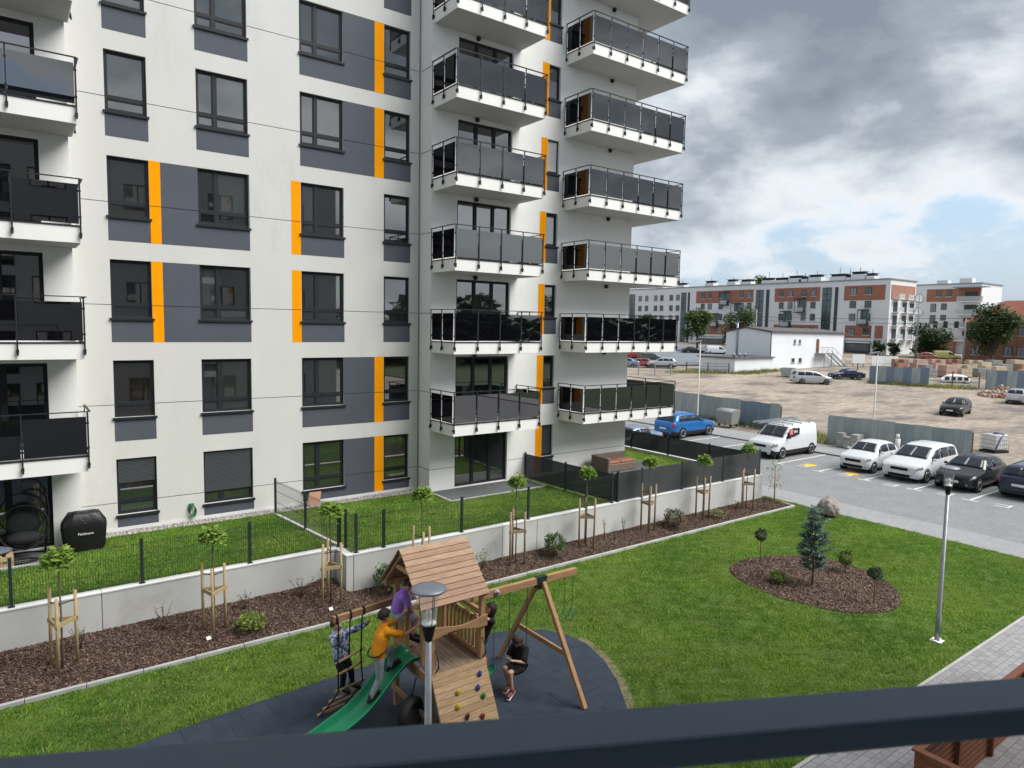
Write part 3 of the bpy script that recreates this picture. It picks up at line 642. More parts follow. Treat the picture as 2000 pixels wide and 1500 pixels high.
# ================================================================== FENCES AND GARDEN THINGS
FGREEN = M('dark_green_grey_steel', (.020,.030,.034), .45, .1, 6)
WIRE = FGREEN
def wire_panel_mesh(l, h):
    mb = MB(); n = int(l/.05)
    for i in range(1, n): mb.box(i*l/n-.0025, i*l/n+.0025, -.0025, .0025, .03, h)
    for z in (.08, h*.36, h*.68, h-.06): mb.box(0, l, -.006, -.001, z-.003, z+.003); mb.box(0, l, .001, .006, z-.003, z+.003)
    return mb
def fence(label, pts, zb, h, thick=(), name='wire_fence', screen=None):
    t = thing(name, label, 'fence', (*pts[0], zb))
    o0 = Vector((*pts[0], 0))
    for i, p in enumerate(pts):
        v = Vector((*p, 0))-o0; w_ = .05 if i in thick else .032
        q = MB().box(v.x-w_, v.x+w_, v.y-.025, v.y+.025, 0, h+.06).box(v.x-w_-.03, v.x+w_+.03, v.y-.055, v.y+.055, 0, .012).build('post', FGREEN, t)
    for a, b in zip(pts[:-1], pts[1:]):
        va, vb = Vector((*a, 0))-o0, Vector((*b, 0))-o0; l = (vb-va).length; ang = math.atan2(vb.y-va.y, vb.x-va.x)
        q = wire_panel_mesh(l, h).build('wire_panel', WIRE, t); q.location = va; q.rotation_euler = (0, 0, ang)
        if screen:
            s = MB(); nn = max(2, int(l/.25))
            for k in range(nn):
                x0, x1 = l*k/nn, l*(k+1)/nn; w0, w1 = (.006*math.sin(k*1.3), .006*math.sin((k+1)*1.3)); s.add([(x0,-.012+w0,.05),(x1,-.012+w1,.05),(x1,-.012+w1,h),(x0,-.012+w0,h)], [(0,1,2,3)], 0, True)
            s = s.build('privacy_screen', screen, t); s.location = va; s.rotation_euler = (0, 0, ang)
    return t
fence('dark wire mesh fence on the wall in front of the left garden', [(-5.0,17.32),(-2.6,17.32),(-.2,17.32),(2.24,17.32),(4.65,17.32),(7.0,17.32)], 1.16, 1.0, (5,))
fence('dark wire mesh fence on the wall in front of the middle garden', [(7.12,17.15),(7.18,16.6),(7.98,16.6),(10.48,16.6),(12.95,16.6),(15.4,16.6),(16.62,16.6)], 1.16, 1.0)
fence('wire mesh fence dividing the left and middle gardens', [(6.63,21.66),(6.84,19.5),(7.08,17.5)], 1.10, 1.1)
tag(MB().beam((6.6,21.7,1.03), (7.12,17.44,1.03), .1, .2).build('garden_kerb', CONCTOP)); bpy.data.objects['garden_kerb.001']['kind'] = 'structure'
SCR = M('black_screen_netting', (.040,.043,.048), .8, .12, 1.5, .4, 200, alpha=.965)
fence('dark netted fence from the white tower to the wall, left side of the corner garden', [(16.5,21.4),(16.6,19.05),(16.86,16.64)], 1.10, 1.02, name='screened_fence', screen=SCR)
fence('dark netted fence on the wall in front of the corner garden', [(16.9,16.6),(18.1,16.6),(20.3,16.6),(22.8,16.6),(25.28,16.6)], 1.16, 1.02, name='screened_fence', screen=SCR)
fence('dark netted fence behind the corner garden beside the parking', [(25.3,16.72),(25.3,19.2),(25.3,21.6),(25.3,24.0),(25.3,26.4),(25.3,28.8)], 1.15, .88, name='screened_fence', screen=SCR)
# covered gas grill
COVER = M('black_grill_cover', (.010,.010,.012), .42, .25, 5, .5, 14)
t = thing('gas_grill', 'gas grill under a black cover with white lettering beside the grey wall', 'grill', (1.38, 20.98, GZ+.02)); t.scale = (.86, .86, .94)
V = []; n = 28; prof = [(.50,.26,0),(.55,.29,.12),(.57,.30,.45),(.60,.33,.70),(.585,.32,.82),(.47,.25,1.0),(.42,.20,1.07),(.2,.1,1.09)]
mb = MB(); o = 0
for (a, b, z) in prof:
    for j in range(n):
        th = 2*math.pi*j/n; c, s = math.cos(th), math.sin(th); e = .45; f_ = 1+(.05*math.sin(j*2.9+z*3)+.03*math.sin(j*5.1))*(1-z*.6)
        mb.v.append((a*math.copysign(abs(c)**e, c)*f_, b*math.copysign(abs(s)**e, s)*f_, z+.012*math.sin(j*1.7)))
for i in range(len(prof)-1):
    for j in range(n): mb.f.append((i*n+j, i*n+(j+1)%n, (i+1)*n+(j+1)%n, (i+1)*n+j)); mb.m.append(0); mb.sm.append(True)
mb.f.append(tuple((len(prof)-1)*n+j for j in range(n))); mb.m.append(0); mb.sm.append(True)
mb.build('cover', COVER, t)
def text(body, size, mat, parent, loc, rot, ext=.002, name='lettering', align='CENTER'):
    cu = bpy.data.curves.new(name, 'FONT'); cu.body = body; cu.size = size; cu.extrude = ext; cu.align_x = align; cu.align_y = 'CENTER'
    o = bpy.data.objects.new(name, cu); COL.objects.link(o); dg = bpy.context.evaluated_depsgraph_get(); me = bpy.data.meshes.new_from_object(o.evaluated_get(dg)); bpy.data.objects.remove(o)
    me.materials.clear(); me.materials.append(mat); q = bpy.data.objects.new(name, me); COL.objects.link(q); q.parent = parent; q.location = loc; q.rotation_euler = rot; return q
text('Fieldmann', .10, M('white_print', (.8,.8,.8), .6, 0), t, (.02, -.36, .52), (math.pi/2, 0, 0))
# hanging egg chair
t = thing('hanging_chair', 'black wicker hanging egg chair on a curved stand on the left terrace', 'chair', (.02, 20.85, GZ+.03))
st = MB(); st.tube([(.55*math.cos(a), .12+.42*math.sin(a), .02) for a in np.linspace(0, 6.1, 20)], .022, 6); st.tube([(.5,.45,.02),(.56,.42,.5),(.6,.35,1.1),(.56,.25,1.5),(.42,.12,1.72),(.22,.02,1.78),(.08,0,1.74)], .026, 8)
st.build('stand', BLACK, t)
MB().tube([(.08,0,1.74),(.06,0,1.45)], .008, 5).build('chain', BLACK, t)
WICK = M('black_wicker', (.016,.017,.018), .6, .2, 12)
wk = MB()
for k in range(9):
    a = -1.25+2.5*k/8; wk.tube([(.06+.5*math.sin(u)*math.cos(a*.9), -.0+.38*math.sin(u)*abs(math.sin(a))*1.0-.16*math.cos(a)*math.sin(u)*0+.30*math.sin(u)*math.cos(a)*0, .82-.56*math.cos(u)) for u in np.linspace(.05, 3.05, 12)], .010, 5)
for z, r_ in ((.42,.36),(.6,.45),(.8,.50),(1.0,.46),(1.2,.36)): wk.tube([(.06+r_*math.cos(a), .34*r_/.5*math.sin(a), z) for a in np.linspace(0, 3.14, 12)], .009, 5)
wk.tube([(.06+.53*math.sin(a), -.03, .82-.57*math.cos(a)) for a in np.linspace(0, 6.283, 28)], .02, 6)
wk.build('basket', WICK, t)
MB().ellipsoid((.06,.08,.52), (.38,.24,.18)).ellipsoid((.06,.2,.85), (.36,.12,.34)).build('cushion', M('black_cushion', (.014,.015,.017), .85, .2, 6), t)
tag(MB().tube([(-.1+.52*math.cos(a)*(1-.02*a), 20.62+.2*math.sin(a), GZ+.05+.004*a) for a in np.linspace(.4, 6.2, 26)]+[(.55,20.75,GZ+.05),(.7,20.95,GZ+.05)], .024, 6).build('garden_hose', BLACK), 'black hose looped on the dark paving of the left terrace', 'hose')
q = MB(); hg = M('green_hose', (.03,.14,.06), .5, .1)
for k in range(5): q.tube([(4.26+.09*math.sin(a)+.01*k, YA-.05-.012*k, 1.47-.02*k+.17*math.cos(a)) for a in np.linspace(0, 6.283, 14)], .012, 5)
q.box(4.2, 4.33, YA-.07, YA, 1.6, 1.64); tag(q.build('wall_hose', hg), 'coiled green hose hung on the grey wall between two low windows', 'hose')
# pallets at the left edge
PALW = M('pallet_wood', (.42,.30,.17), .85, .2, 6, .3, 40, stretch=(1,6,6))
t = thing('pallet_seat', 'stack of wooden pallets with a grey cushion at the left edge of the terrace', 'pallet', (-.75, 20.75, GZ+.03))
for k in range(2):
    for y in (-.35, 0, .35): MB().box(-.6, .6, y-.05, y+.05, k*.145, k*.145+.1).build('pallet_block', PALW, t)
    for i in range(6): MB().box(-.6+i*.21, -.6+i*.21+.13, -.4, .4, k*.145+.102, k*.145+.124).build('pallet_board', PALW, t)
MB().ellipsoid((0, 0, .34), (.6, .4, .09)).build('cushion', M('grey_blue_cushion', (.12,.14,.18), .85, .15), t)
q = MB().obox((8.02, 21.98, 1.33), (.24, .10, -.03), (.03, -.01, .22), (-.004, .008, .001)); tag(q.build('leaning_board', M('pinkish_board', (.52,.28,.20), .8, .12, 5)), 'pinkish board leaning at the foot of the slate wall', 'board')
# outdoor sofa
RAT = M('brown_rattan', (.16,.12,.095), .7, .2, 14, .5, 90)
t = thing('garden_sofa', 'brown rattan corner sofa on the dark terrace below the white tower', 'sofa', (20.6, 20.55, GZ+.03))
bevel(MB().box(-.75, -.6, -.45, .6, 0, .68).build('backrest', RAT, t), .03); bevel(MB().box(-.598, 1.2, .45, .6, 0, .68).build('backrest', RAT, t), .03)
bevel(MB().box(-.598, 1.2, -.2, .448, 0, .34).build('seat', RAT, t), .03)
for x0 in (-.57, .32): bevel(MB().box(x0, x0+.86, -.18, .44, .345, .43).build('cushion', M('rust_cushion', (.30,.13,.08), .85, .15, 5), t), .03)
# ================================================================== PLANTS
BARK = M('young_bark', (.16,.12,.085), .9, .25, 12, .5, 40); STAKE = M('pale_stake_wood', (.40,.30,.155), .8, .15, 5, .3, 60, stretch=(6,6,1)); STAKEB = M('weathered_stake_wood', (.28,.205,.145), .85, .18, 5, .3, 60, stretch=(6,6,1))
def leaves(name, C, D, size, mats, parent, mi=None, asp=.75, fold=.25):
    "leaf per point: C centres, D unit pointing direction; each a folded six-vertex leaf"
    n = len(C); size = np.broadcast_to(size, n)
    up_ = np.column_stack([nr.normal(0, .35, (n, 2)), np.ones(n)]); S = np.cross(D, up_); S /= np.linalg.norm(S, axis=1)[:, None]+1e-9; U_ = np.cross(S, D)
    q = [(0,0,0),(.45,.5*asp,-fold*.5),(1,0,-fold*.35),(.45,-.5*asp,-fold*.5),(.12,.28*asp,-.05),(.12,-.28*asp,-.05)]
    V = np.stack([C+size[:, None]*(a*D+b*S+c*U_) for a, b, c in q], 1).reshape(-1, 3)
    base = np.array([(0,4,1,2),(0,2,3,5)]); F = (base[None]+(np.arange(n)*6)[:, None, None]).reshape(-1, 4)
    return npmesh(name, V, F, mats, None if mi is None else np.repeat(mi, 2), parent)
CAT = leafmat('catalpa_leaves', (.12,.22,.03), (.32,.46,.10), .5, .4)
def rdir(n, zlo, zhi):
    a = nr.uniform(0, 6.283, n); z = nr.uniform(zlo, zhi, n); return np.stack([np.cos(a)*np.sqrt(1-z*z), np.sin(a)*np.sqrt(1-z*z), z], -1)
def staked_tree(x, y, zc_, label, pale, rad=.36, nl=420):
    z0 = bedz(x, y); t = thing('young_tree', label, 'tree', (x, y, z0), 0, 'staked young trees along the mulch bed'); h = zc_-z0
    MB().tube([(0,0,-.1),(.01,.005,h*.5),(-.005,.01,h-.12),(0,0,h+.02)], [.022,.018,.015,.012], 7).tube([(0,0,h-.08),(.12,.05,h+.06)], [.01,.005], 5).tube([(0,0,h-.08),(-.1,.08,h+.07)], [.01,.005], 5).tube([(0,0,h-.06),(0,-.13,h+.05)], [.01,.005], 5).build('trunk', BARK, t)
    D = rdir(nl, -.55, .5); rr = nr.random(nl)**.5; C = np.column_stack([D[:, 0]*rad*.62*rr, D[:, 1]*rad*.62*rr, h+.03+.2*(1-rr**2)+nr.normal(0, .06, nl)])
    leaves('crown', C, D, nr.uniform(.06, .14, nl), CAT, t, asp=.85)
    sm = STAKE if pale else STAKEB; a0 = rnd.uniform(0, 2); pts = []
    for k in range(3):
        a = a0+k*2.094; p = Vector((.27*math.cos(a), .27*math.sin(a), 0)); pts.append(p); hh = 1.72-z0+rnd.uniform(-.06, .06); l = Vector((rnd.uniform(-.02,.02), rnd.uniform(-.02,.02), 0))
        MB().tube([p+Vector((0,0,-.1)), p+l+Vector((0,0,hh))], .032, 8).build('stake', sm, t)
    for k in range(3):
        a, b = pts[k], pts[(k+1) % 3]; d = (b-a).normalized()*.04; MB().beam(a-d+Vector((0,0,1.12-z0)), b+d+Vector((0,0,1.12-z0)), .03, .085).build('crossbar', sm, t)
        q = (a*.97); MB().tube([q+Vector((0,0,1.5-z0)), Vector((0,0,1.48-z0))], .012, 5).build('tie', BLACK, t)
    return t
ST = [(.6,16.05,2.35,'leftmost staked young tree in the mulch bed, bright drooping leaves',1),(3.5,16.05,2.29,'staked young tree with a white tag at its foot, left of the lime shrub',1),
      (6.28,16.1,2.46,'staked young tree in the inner corner of the retaining wall',1),(8.8,15.95,2.56,'staked young tree standing right behind the playset roof',1),
      (12.0,15.95,2.49,'staked young tree just right of the playset roof, in front of the wire fence',0),(14.85,15.95,2.43,'staked young tree where the wire fence meets the netted fence corner',0),
      (17.85,16.0,2.46,'staked young tree before the netted fence, third from the right end of the bed',0),(20.85,16.0,2.2,'staked young tree before the netted fence, next to a round dark shrub',0),
      (23.5,15.95,2.4,'staked young tree before the netted fence, nearest the far end of the wall',0)]
for x, y, z, lb, pl in ST: staked_tree(x, y, z, lb, pl, .40 if pl else .36)
for x, y in ((3.32, 15.78), (6.15, 15.75)):
    tag(MB().obox((x, y, bedz(x, y)+.06), (.05,.012,0), (-.008,.02,.032), (0,.004,-.003)).build('plant_tag', M('white_tag', (.75,.75,.73), .6, .03)), 'white plant tag at the foot of the %s staked tree from the left' % ('second' if x < 5 else 'third'), 'tag')
RHO = leafmat('rhododendron_leaves', (.025,.055,.02), (.11,.19,.06), .4, .15); LIME = leafmat('lime_leaves', (.10,.17,.02), (.25,.36,.06), .5, .3); MIX = leafmat('dusky_leaves', (.05,.06,.03), (.17,.16,.11), .5, .15); PALE = leafmat('pale_leaves', (.12,.17,.05), (.24,.3,.1), .5, .3)
def shrub(x, y, r_, h, nl, mat, label, name='shrub', ls=(.06, .11), z0=None, stems=6, flat=1.):
    z0 = bedz(x, y) if z0 is None else z0; t = thing(name, label, 'shrub', (x, y, z0)); mb = MB()
    tips = []
    for k in range(stems):
        a = k*2.4+rnd.random(); q = Vector((r_*.55*math.cos(a), r_*.55*math.sin(a), h*rnd.uniform(.5, .85))); tips.append(q); mb.tube([(0,0,-.05), q*.5+Vector((0,0,h*.08)), q], [.012,.009,.004], 5)
    mb.build('stem', BARK, t)
    D = rdir(nl, -.2, .95); ang = rdir(nl, -.55, 1.); rr = .55+.45*nr.random(nl)**.6; lump = 1+.22*np.sin(ang[:, 0]*5+x)*np.sin(ang[:, 1]*4.3+y)
    C = np.column_stack([ang[:, 0]*r_*rr*lump, ang[:, 1]*r_*rr*lump, h*.52+ang[:, 2]*h*.48*rr*lump*flat]); C[:, 2] = np.maximum(C[:, 2], .02)
    leaves('foliage', C, D, nr.uniform(*ls, nl), mat, t, asp=.5); return t
shrub(7.85, 15.95, .42, .85, 900, RHO, 'dark glossy shrub between the wall corner and the playset')
shrub(13.45, 15.85, .36, .72, 800, RHO, 'rounded dark green shrub right of the playset roof by the wall')
shrub(19.05, 15.85, .40, .66, 800, MIX, 'rounded dusky shrub between two staked trees before the netted fence')
shrub(4.22, 15.75, .30, .42, 300, LIME, 'small lime green shrub in the mulch, right of the second staked tree')
shrub(21.35, 15.75, .26, .4, 160, PALE, 'thin pale green bush beside the staked tree near a dusky shrub')
shrub(10.9, 16.1, .2, .6, 60, PALE, 'slim sprig of leaves by the right edge of the playset roof')
def sprig(x, y, h, n, mat, label, lv=14, spread=.25):
    z0 = bedz(x, y); t = thing('bare_twigs' if lv < 6 else 'leafy_sprig', label, 'plant', (x, y, z0)); mb = MB(); C = []
    for k in range(n):
        a = rnd.uniform(0, 6.28); s = rnd.uniform(.3, 1)*spread; p1 = Vector((s*.5*math.cos(a), s*.5*math.sin(a), h*.55)); p2 = Vector((s*math.cos(a), s*math.sin(a), h*rnd.uniform(.75, 1))); mb.tube([(0,0,-.05), p1, p2], [.012,.008,.004], 5); C += [p1.lerp(p2, rnd.random())+Vector((rnd.gauss(0,.02), rnd.gauss(0,.02), 0)) for _ in range(lv)]
    mb.build('twig', M('twig_bark', (.12,.085,.065), .9, .2, 10), t)
    if C: C = np.array([tuple(c) for c in C]); leaves('foliage', C, rdir(len(C), -.2, .9), nr.uniform(.04, .09, len(C)), mat, t, asp=.5)
sprig(2.55, 16.65, .62, 6, MIX, 'bare twiggy plant against the wall between the first two staked trees', 2); sprig(.95, 16.6, .55, 5, MIX, 'bare twigs right behind the leftmost staked tree', 3); sprig(5.75, 16.75, .5, 7, MIX, 'dry spiky twigs against the wall left of its inner corner', 3, .35)
sprig(4.35, 16.75, .42, 6, MIX, 'low dry twigs against the wall above the lime shrub', 3, .3); sprig(15.85, 16.1, .75, 3, PALE, 'tall thin leafy shoot right of the tree at the netted fence corner', 8, .12); sprig(16.85, 16.2, .6, 3, PALE, 'thin leafy shoot left of the tree before the netted fence', 7, .12)
sprig(23.0, 16.05, .45, 4, RHO, 'small dark sprig left of the last staked tree', 6, .15)
# leafy young tree past the end of the wall
t = thing('young_tree', 'slender leafy young tree with one stake beyond the end of the wall', 'tree', (25.62, 16.05, .02)); MB().tube([(0,0,-.1),(.03,.02,.9),(0,.05,1.75)], [.02,.016,.006], 6).build('trunk', BARK, t); MB().tube([(-.12,-.08,-.1),(-.12,-.08,1.35)], .03, 8).build('stake', STAKE, t)
C = np.column_stack([nr.normal(0, .16, 130), nr.normal(0, .16, 130), nr.uniform(.55, 1.95, 130)]); leaves('crown', C, rdir(130, -.3, .8), nr.uniform(.06, .12, 130), PALE, t)
t = thing('columnar_shrub', 'narrow dark evergreen column at the end of the netted fence', 'shrub', (25.6, 17.0, 0)); MB().tube([(0,0,-.1),(0,0,1.5)], [.025,.008], 6).build('stem', BARK, t)
C = rdir(420, -1, 1)*np.array([.17,.17,.85])*(.55+.45*nr.random((420, 1)))+np.array([0,0,.9]); leaves('foliage', C, rdir(420, -.1, 1), nr.uniform(.06, .1, 420), leafmat('yew', (.02,.05,.018), (.07,.12,.04), .5, .1), t, asp=.4)
# blue spruce
SPR = leafmat('blue_spruce_needles', (.045,.095,.075), (.19,.28,.24), .55, .15)
t = thing('blue_spruce', 'small blue-green spruce in the middle of the oval bed', 'tree', (18.12, 10.03, .01)); MB().tube([(0,0,-.1),(.01,0,1.2),(0,0,2.36)], [.035,.022,.005], 7).build('trunk', BARK, t)
C = []; D = []; br = MB()
for z in np.arange(.52, 2.3, .085):
    f_ = (z-.52)/1.8; rmax = (.20+.34*math.sin(min(1, f_*2.6)*1.57))*(1-f_)**.72*1.05+.05; nb = 7 if f_ < .8 else 5
    for k in range(nb):
        a = rnd.uniform(0, 6.28); r_ = rmax*rnd.uniform(.6, 1.15); tip = Vector((r_*math.cos(a), r_*math.sin(a), z+r_*rnd.uniform(.05, .55))); o_ = Vector((0,0,z)); br.tube([o_, tip], [.008,.003], 4)
        m_ = max(8, int(r_*85))
        for j in range(m_):
            u = .25+.75*(j+rnd.random())/m_; p = o_.lerp(tip, u); C.append(p+Vector((rnd.gauss(0,.022), rnd.gauss(0,.022), rnd.gauss(0,.018)))); d = (tip-o_).normalized()+Vector((rnd.gauss(0,.5), rnd.gauss(0,.5), rnd.gauss(.1,.4))); D.append(d.normalized())
br.build('branch', BARK, t); C = np.array([tuple(c) for c in C]); D = np.array([tuple(d) for d in D]); leaves('crown', C, D, nr.uniform(.07, .13, len(C)), SPR, t, asp=.38)
def topiary(x, y, h, r_, mat, label, flat=1., n=900):
    t = thing('topiary', label, 'shrub', (x, y, .01), 0, 'clipped plants in the oval bed'); MB().tube([(0,0,-.1),(.008,0,h*.5),(0,0,h-r_*.7)], .022, 6).build('trunk', M('pale_stem', (.24,.19,.12), .85, .15), t)
    a = rdir(n, -1, 1); C = a*np.array([r_, r_, r_*flat])*(.6+.4*nr.random((n, 1))**.5)+np.array([0, 0, h-r_*flat]); leaves('crown', C, (a+rdir(n, -1, 1)*.7)/1.4, nr.uniform(.045, .08, n), mat, t, asp=.55)
DKB = leafmat('dark_ball_leaves', (.035,.065,.03), (.14,.19,.09), .5, .15)
topiary(18.47, 11.94, 1.10, .165, DKB, 'dark clipped ball on a tall thin stem at the back of the oval bed'); topiary(20.03, 10.07, .66, .20, leafmat('ball_green', (.05,.10,.015), (.19,.27,.04), .5, .2), 'bright green clipped ball on a short stem right of the spruce')
topiary(18.31, 8.4, .98, .175, DKB, 'dark flat-topped ball on a thin stem at the front right of the oval bed', .75); shrub(17.5, 10.72, .24, .36, 600, LIME, 'low bright green cushion shrub at the left of the oval bed', 'low_shrub', (.04, .08), .01)
# boulder
bm = bmesh.new(); bmesh.ops.create_icosphere(bm, subdivisions=4, radius=1)
for v in bm.verts:
    p = v.co.copy(); v.co = Vector((p.x*.62, p.y*.46, p.z*.5))*(1+.22*mnoise.noise(p*1.3+Vector((4,1,2)))+.08*mnoise.noise(p*3.7)+.03*mnoise.noise(p*9)); v.co.z = max(v.co.z, -.3)
me = bpy.data.meshes.new('boulder'); bm.to_mesh(me); bm.free(); me.materials.append(M('granite_boulder', (.29,.26,.235), .9, .25, 3.5, .8, 25, fine=.2, dirt=((.18,.16,.14), 5, .5, .75))); o = bpy.data.objects.new('boulder', me); COL.objects.link(o); o.location = (25.75, 13.75, .36); o.rotation_euler = (.1, .15, .5); o.scale = (.88,.88,.88); o.location.z = .3; tag(o, 'large pinkish grey boulder at the lawn edge behind the spruce', 'boulder')
# lamp posts
GLS = M('clear_lamp_glass', (.85,.9,.9), .05, 0, alpha=.16); LTOP = M('lamp_disc_metal', (.27,.30,.34), .4, .06, 5, metal=.4); BULB = M('bulb_white', (.85,.86,.84), .25, 0)
def lamp(x, y, label):
    t = thing('lamp_post', label, 'street lamp', (x, y, 0), 0, 'lamp posts on the lawn'); H_ = 4.17
    MB().box(-.12,.12,-.12,.12,0,.025).box(-.15,-.09,-.03,.03,.02,.05).box(.09,.15,-.03,.03,.02,.05).build('base_plate', BULB, t)
    MB().lathe((0,0,.025), [(.058,0),(.058,.6),(.047,.62),(.040,H_-.66)], 14).build('pole', GALV, t)
    MB().lathe((0,0,H_-.64), [(.043,0),(.05,.03),(.085,.18),(.085,.2)], 16).build('collar', BLACK, t)
    MB().lathe((0,0,H_-.438), [(.088,0),(.088,.02),(.05,.03),(.035,.05),(.035,.09),(.045,.12),(.03,.17),(.0,.18)], 14).build('bulb_holder', BULB, t)
    g_ = MB()
    for i in range(20):
        a, b = 2*math.pi*i/20, 2*math.pi*(i+1)/20; g_.add([(.088*math.cos(a),.088*math.sin(a),H_-.43),(.088*math.cos(b),.088*math.sin(b),H_-.43),(.122*math.cos(b),.122*math.sin(b),H_-.03),(.122*math.cos(a),.122*math.sin(a),H_-.03)], [(0,1,2,3)], 0, True)
    g_.build('glass', GLS, t)
    for a in (.4, 2.5, 4.6): MB().tube([(.09*math.cos(a),.09*math.sin(a),H_-.44),(.124*math.cos(a),.124*math.sin(a),H_-.02)], .006, 5).build('strut', STEELG, t)
    MB().lathe((0,0,H_-.03), [(.205,0),(.21,.012),(.2,.03),(.12,.04),(.0,.045)], 28).build('lamp_disc', LTOP, t)
lamp(17.36, 6.47, 'steel lamp post standing on the open lawn at the right'); lamp(3.84, 6.78, 'steel lamp post with a flat disc top in front of the playset')
# wooden slatted screen below
RW = M('red_brown_stained_wood', (.22,.075,.032), .6, .22, 5, .3, 50, stretch=(1,8,8))
t = thing('wooden_screen', 'red-brown slatted wooden enclosure on the paving at the bottom right', 'fence', (10.4, 4.03, -.1))
for k in range(11): MB().box(.03, 6.5, .02, .04, .10+k*.105, .18+k*.105).build('slat', RW, t)
for x in (0, 1.45, 2.9, 4.35, 5.8): MB().box(x-.0, x+.07, -.05, .018, 0, 1.27).build('post', RW, t)
for k in range(11): MB().box(-.02, 0, -2.6, -.06, .10+k*.105, .18+k*.105).build('slat', RW, t)
for y in (-1.35, -2.6): MB().box(.002, .07, y, y+.07, 0, 1.27).build('post', RW, t)
MB().box(-.03, 6.5, -.06, .06, 1.275, 1.31).build('top_rail', RW, t); MB().box(-.035, .08, -2.6, -.062, 1.275, 1.31).build('top_rail', RW, t)
# ================================================================== PLAYSET
WD = M('play_wood', (.43,.25,.125), .7, .24, 3.5, .35, 40, stretch=(1,7,7), fine=.1); WDY = M('play_wood_y', (.43,.25,.125), .7, .24, 3.5, .35, 40, stretch=(7,1,7), fine=.1); WDZ = M('play_wood_z', (.45,.26,.125), .7, .22, 3.5, .35, 40, stretch=(7,7,1), fine=.1)
RFM = [M('roof_board_%d' % i, c, .8, .2, 3.5, .35, 40, stretch=(1,7,7), fine=.1) for i, c in enumerate([(.42,.275,.185), (.385,.245,.165), (.455,.305,.205)])]
DECK = [M('deck_board_%d' % i, c, .8, .2, 3.5, .35, 40, stretch=(7,1,7), fine=.1) for i, c in enumerate([(.23,.165,.12), (.20,.14,.10), (.25,.18,.125)])]
CLB = [M('climb_board_%d' % i, c, .75, .22, 3.5, .35, 40, stretch=(1,7,7), fine=.1) for i, c in enumerate([(.42,.28,.155), (.375,.24,.13), (.46,.31,.18)])]
ROPE = M('black_rope', (.013,.014,.016), .8, .2, 30); GRP = M('green_plastic', (.012,.22,.10), .35, .08, 4, coat=.15)
PX0, PX1, PY0, PY1, DZ = 5.66, 6.70, 9.9, 11.22, 1.2
ps = thing('playset', 'wooden playground tower with roof, green slide, rope ladder and swing beam', 'playset', (6.2, 10.5, .02))
OFF = Vector((6.2, 10.5, .02))
def pb(mb, name, mat, parent=None):
    mb.v = [(x-OFF.x, y-OFF.y, z-OFF.z) for x, y, z in mb.v]; return mb.build(name, mat, parent or ps)
for x in (PX0, PX1):
    for y in (PY0, PY1): bevel(pb(MB().box(x-.045, x+.045, y-.045, y+.045, .02, 2.52), 'post', WDZ), .006)
for y in (10.2, 10.8): bevel(pb(MB().box(PX0-.04, PX0+.035, y-.035, y+.035, DZ+.02, 2.02), 'post', WDZ), .006)      # slide opening
nb = 10
for i in range(nb):
    w_ = (PX1-PX0-.10)/nb; x = PX0+.05+i*w_; pb(MB().box(x+.003, x+w_-.003, PY0-.04, PY1+.04, DZ-.03, DZ+rnd.uniform(-.002, .002)), 'deck_board', rnd.choice(DECK))
for y in (PY0+.06, PY1-.06): pb(MB().box(PX0-.06, PX1+.06, y-.02, y+.02, DZ-.17, DZ-.032), 'joist', WD)
for x in (PX0-.067, PX1+.067): pb(MB().box(x-.018, x+.018, PY0-.08, PY1+.08, DZ-.19, DZ-.01), 'joist', WDY)
for x in (PX0-.067, PX1+.067): pb(MB().box(x-.018, x+.018, PY0-.05, PY1+.05, .36, .46), 'joist', WDY)
# vertical slats: right side, back, rear part of the left side
for i in range(9): y = PY0+.12+i*.132; pb(MB().box(PX1-.012, PX1+.012, y-.036, y+.036, DZ+.03, 1.88), 'slat', WDZ)
for i in range(7): x = PX0+.13+i*.132; pb(MB().box(x-.036, x+.036, PY1-.012, PY1+.012, DZ+.03, 1.82), 'slat', WDZ)
for i in range(3): y = 10.9+i*.1; pb(MB().box(PX0-.012, PX0+.012, y-.034, y+.034, DZ+.03, 1.78), 'slat', WDZ)
pb(MB().box(PX1+.0125, PX1+.05, PY0+.05, PY1-.05, 1.80, 1.9), 'rail', WDY); pb(MB().box(PX0+.05, PX1-.05, PY1+.0125, PY1+.05, 1.76, 1.86), 'rail', WD); pb(MB().box(PX0-.05, PX0+.05, 10.84, PY1-.05, 1.785, 1.83), 'rail', WDY)
for z in (DZ+.06,): pb(MB().box(PX1-.05, PX1-.0125, PY0+.05, PY1-.05, z, z+.07), 'rail', WDY); pb(MB().box(PX0-.05, PX0-.0125, 10.84, PY1-.05, z, z+.09), 'rail', WDY)
# wavy front board over the climbing wall
n = 16; mb = MB(); 
for i in range(n+1):
    u = i/n; x = PX0-.08+u*(PX1-PX0+.16); c = 1.93+.015*math.sin(u*6.28); h = .065+.035*math.cos(u*6.28)+.02*abs(u-.5)
    for y in (PY0-.075, PY0-.047): mb.v += [(x, y, c-h), (x, y, c+h*.9)]
for i in range(n):
    a = i*4; b = a+4
    for f in ((a,b,b+1,a+1),(a+2,a+3,b+3,b+2),(a+1,b+1,b+3,a+3),(a,a+2,b+2,b)): mb.f.append(f); mb.m.append(0); mb.sm.append(False)
for f in ((0,1,3,2),(n*4,n*4+2,n*4+3,n*4+1)): mb.f.append(f); mb.m.append(0); mb.sm.append(False)
pb(mb, 'front_board', WD)
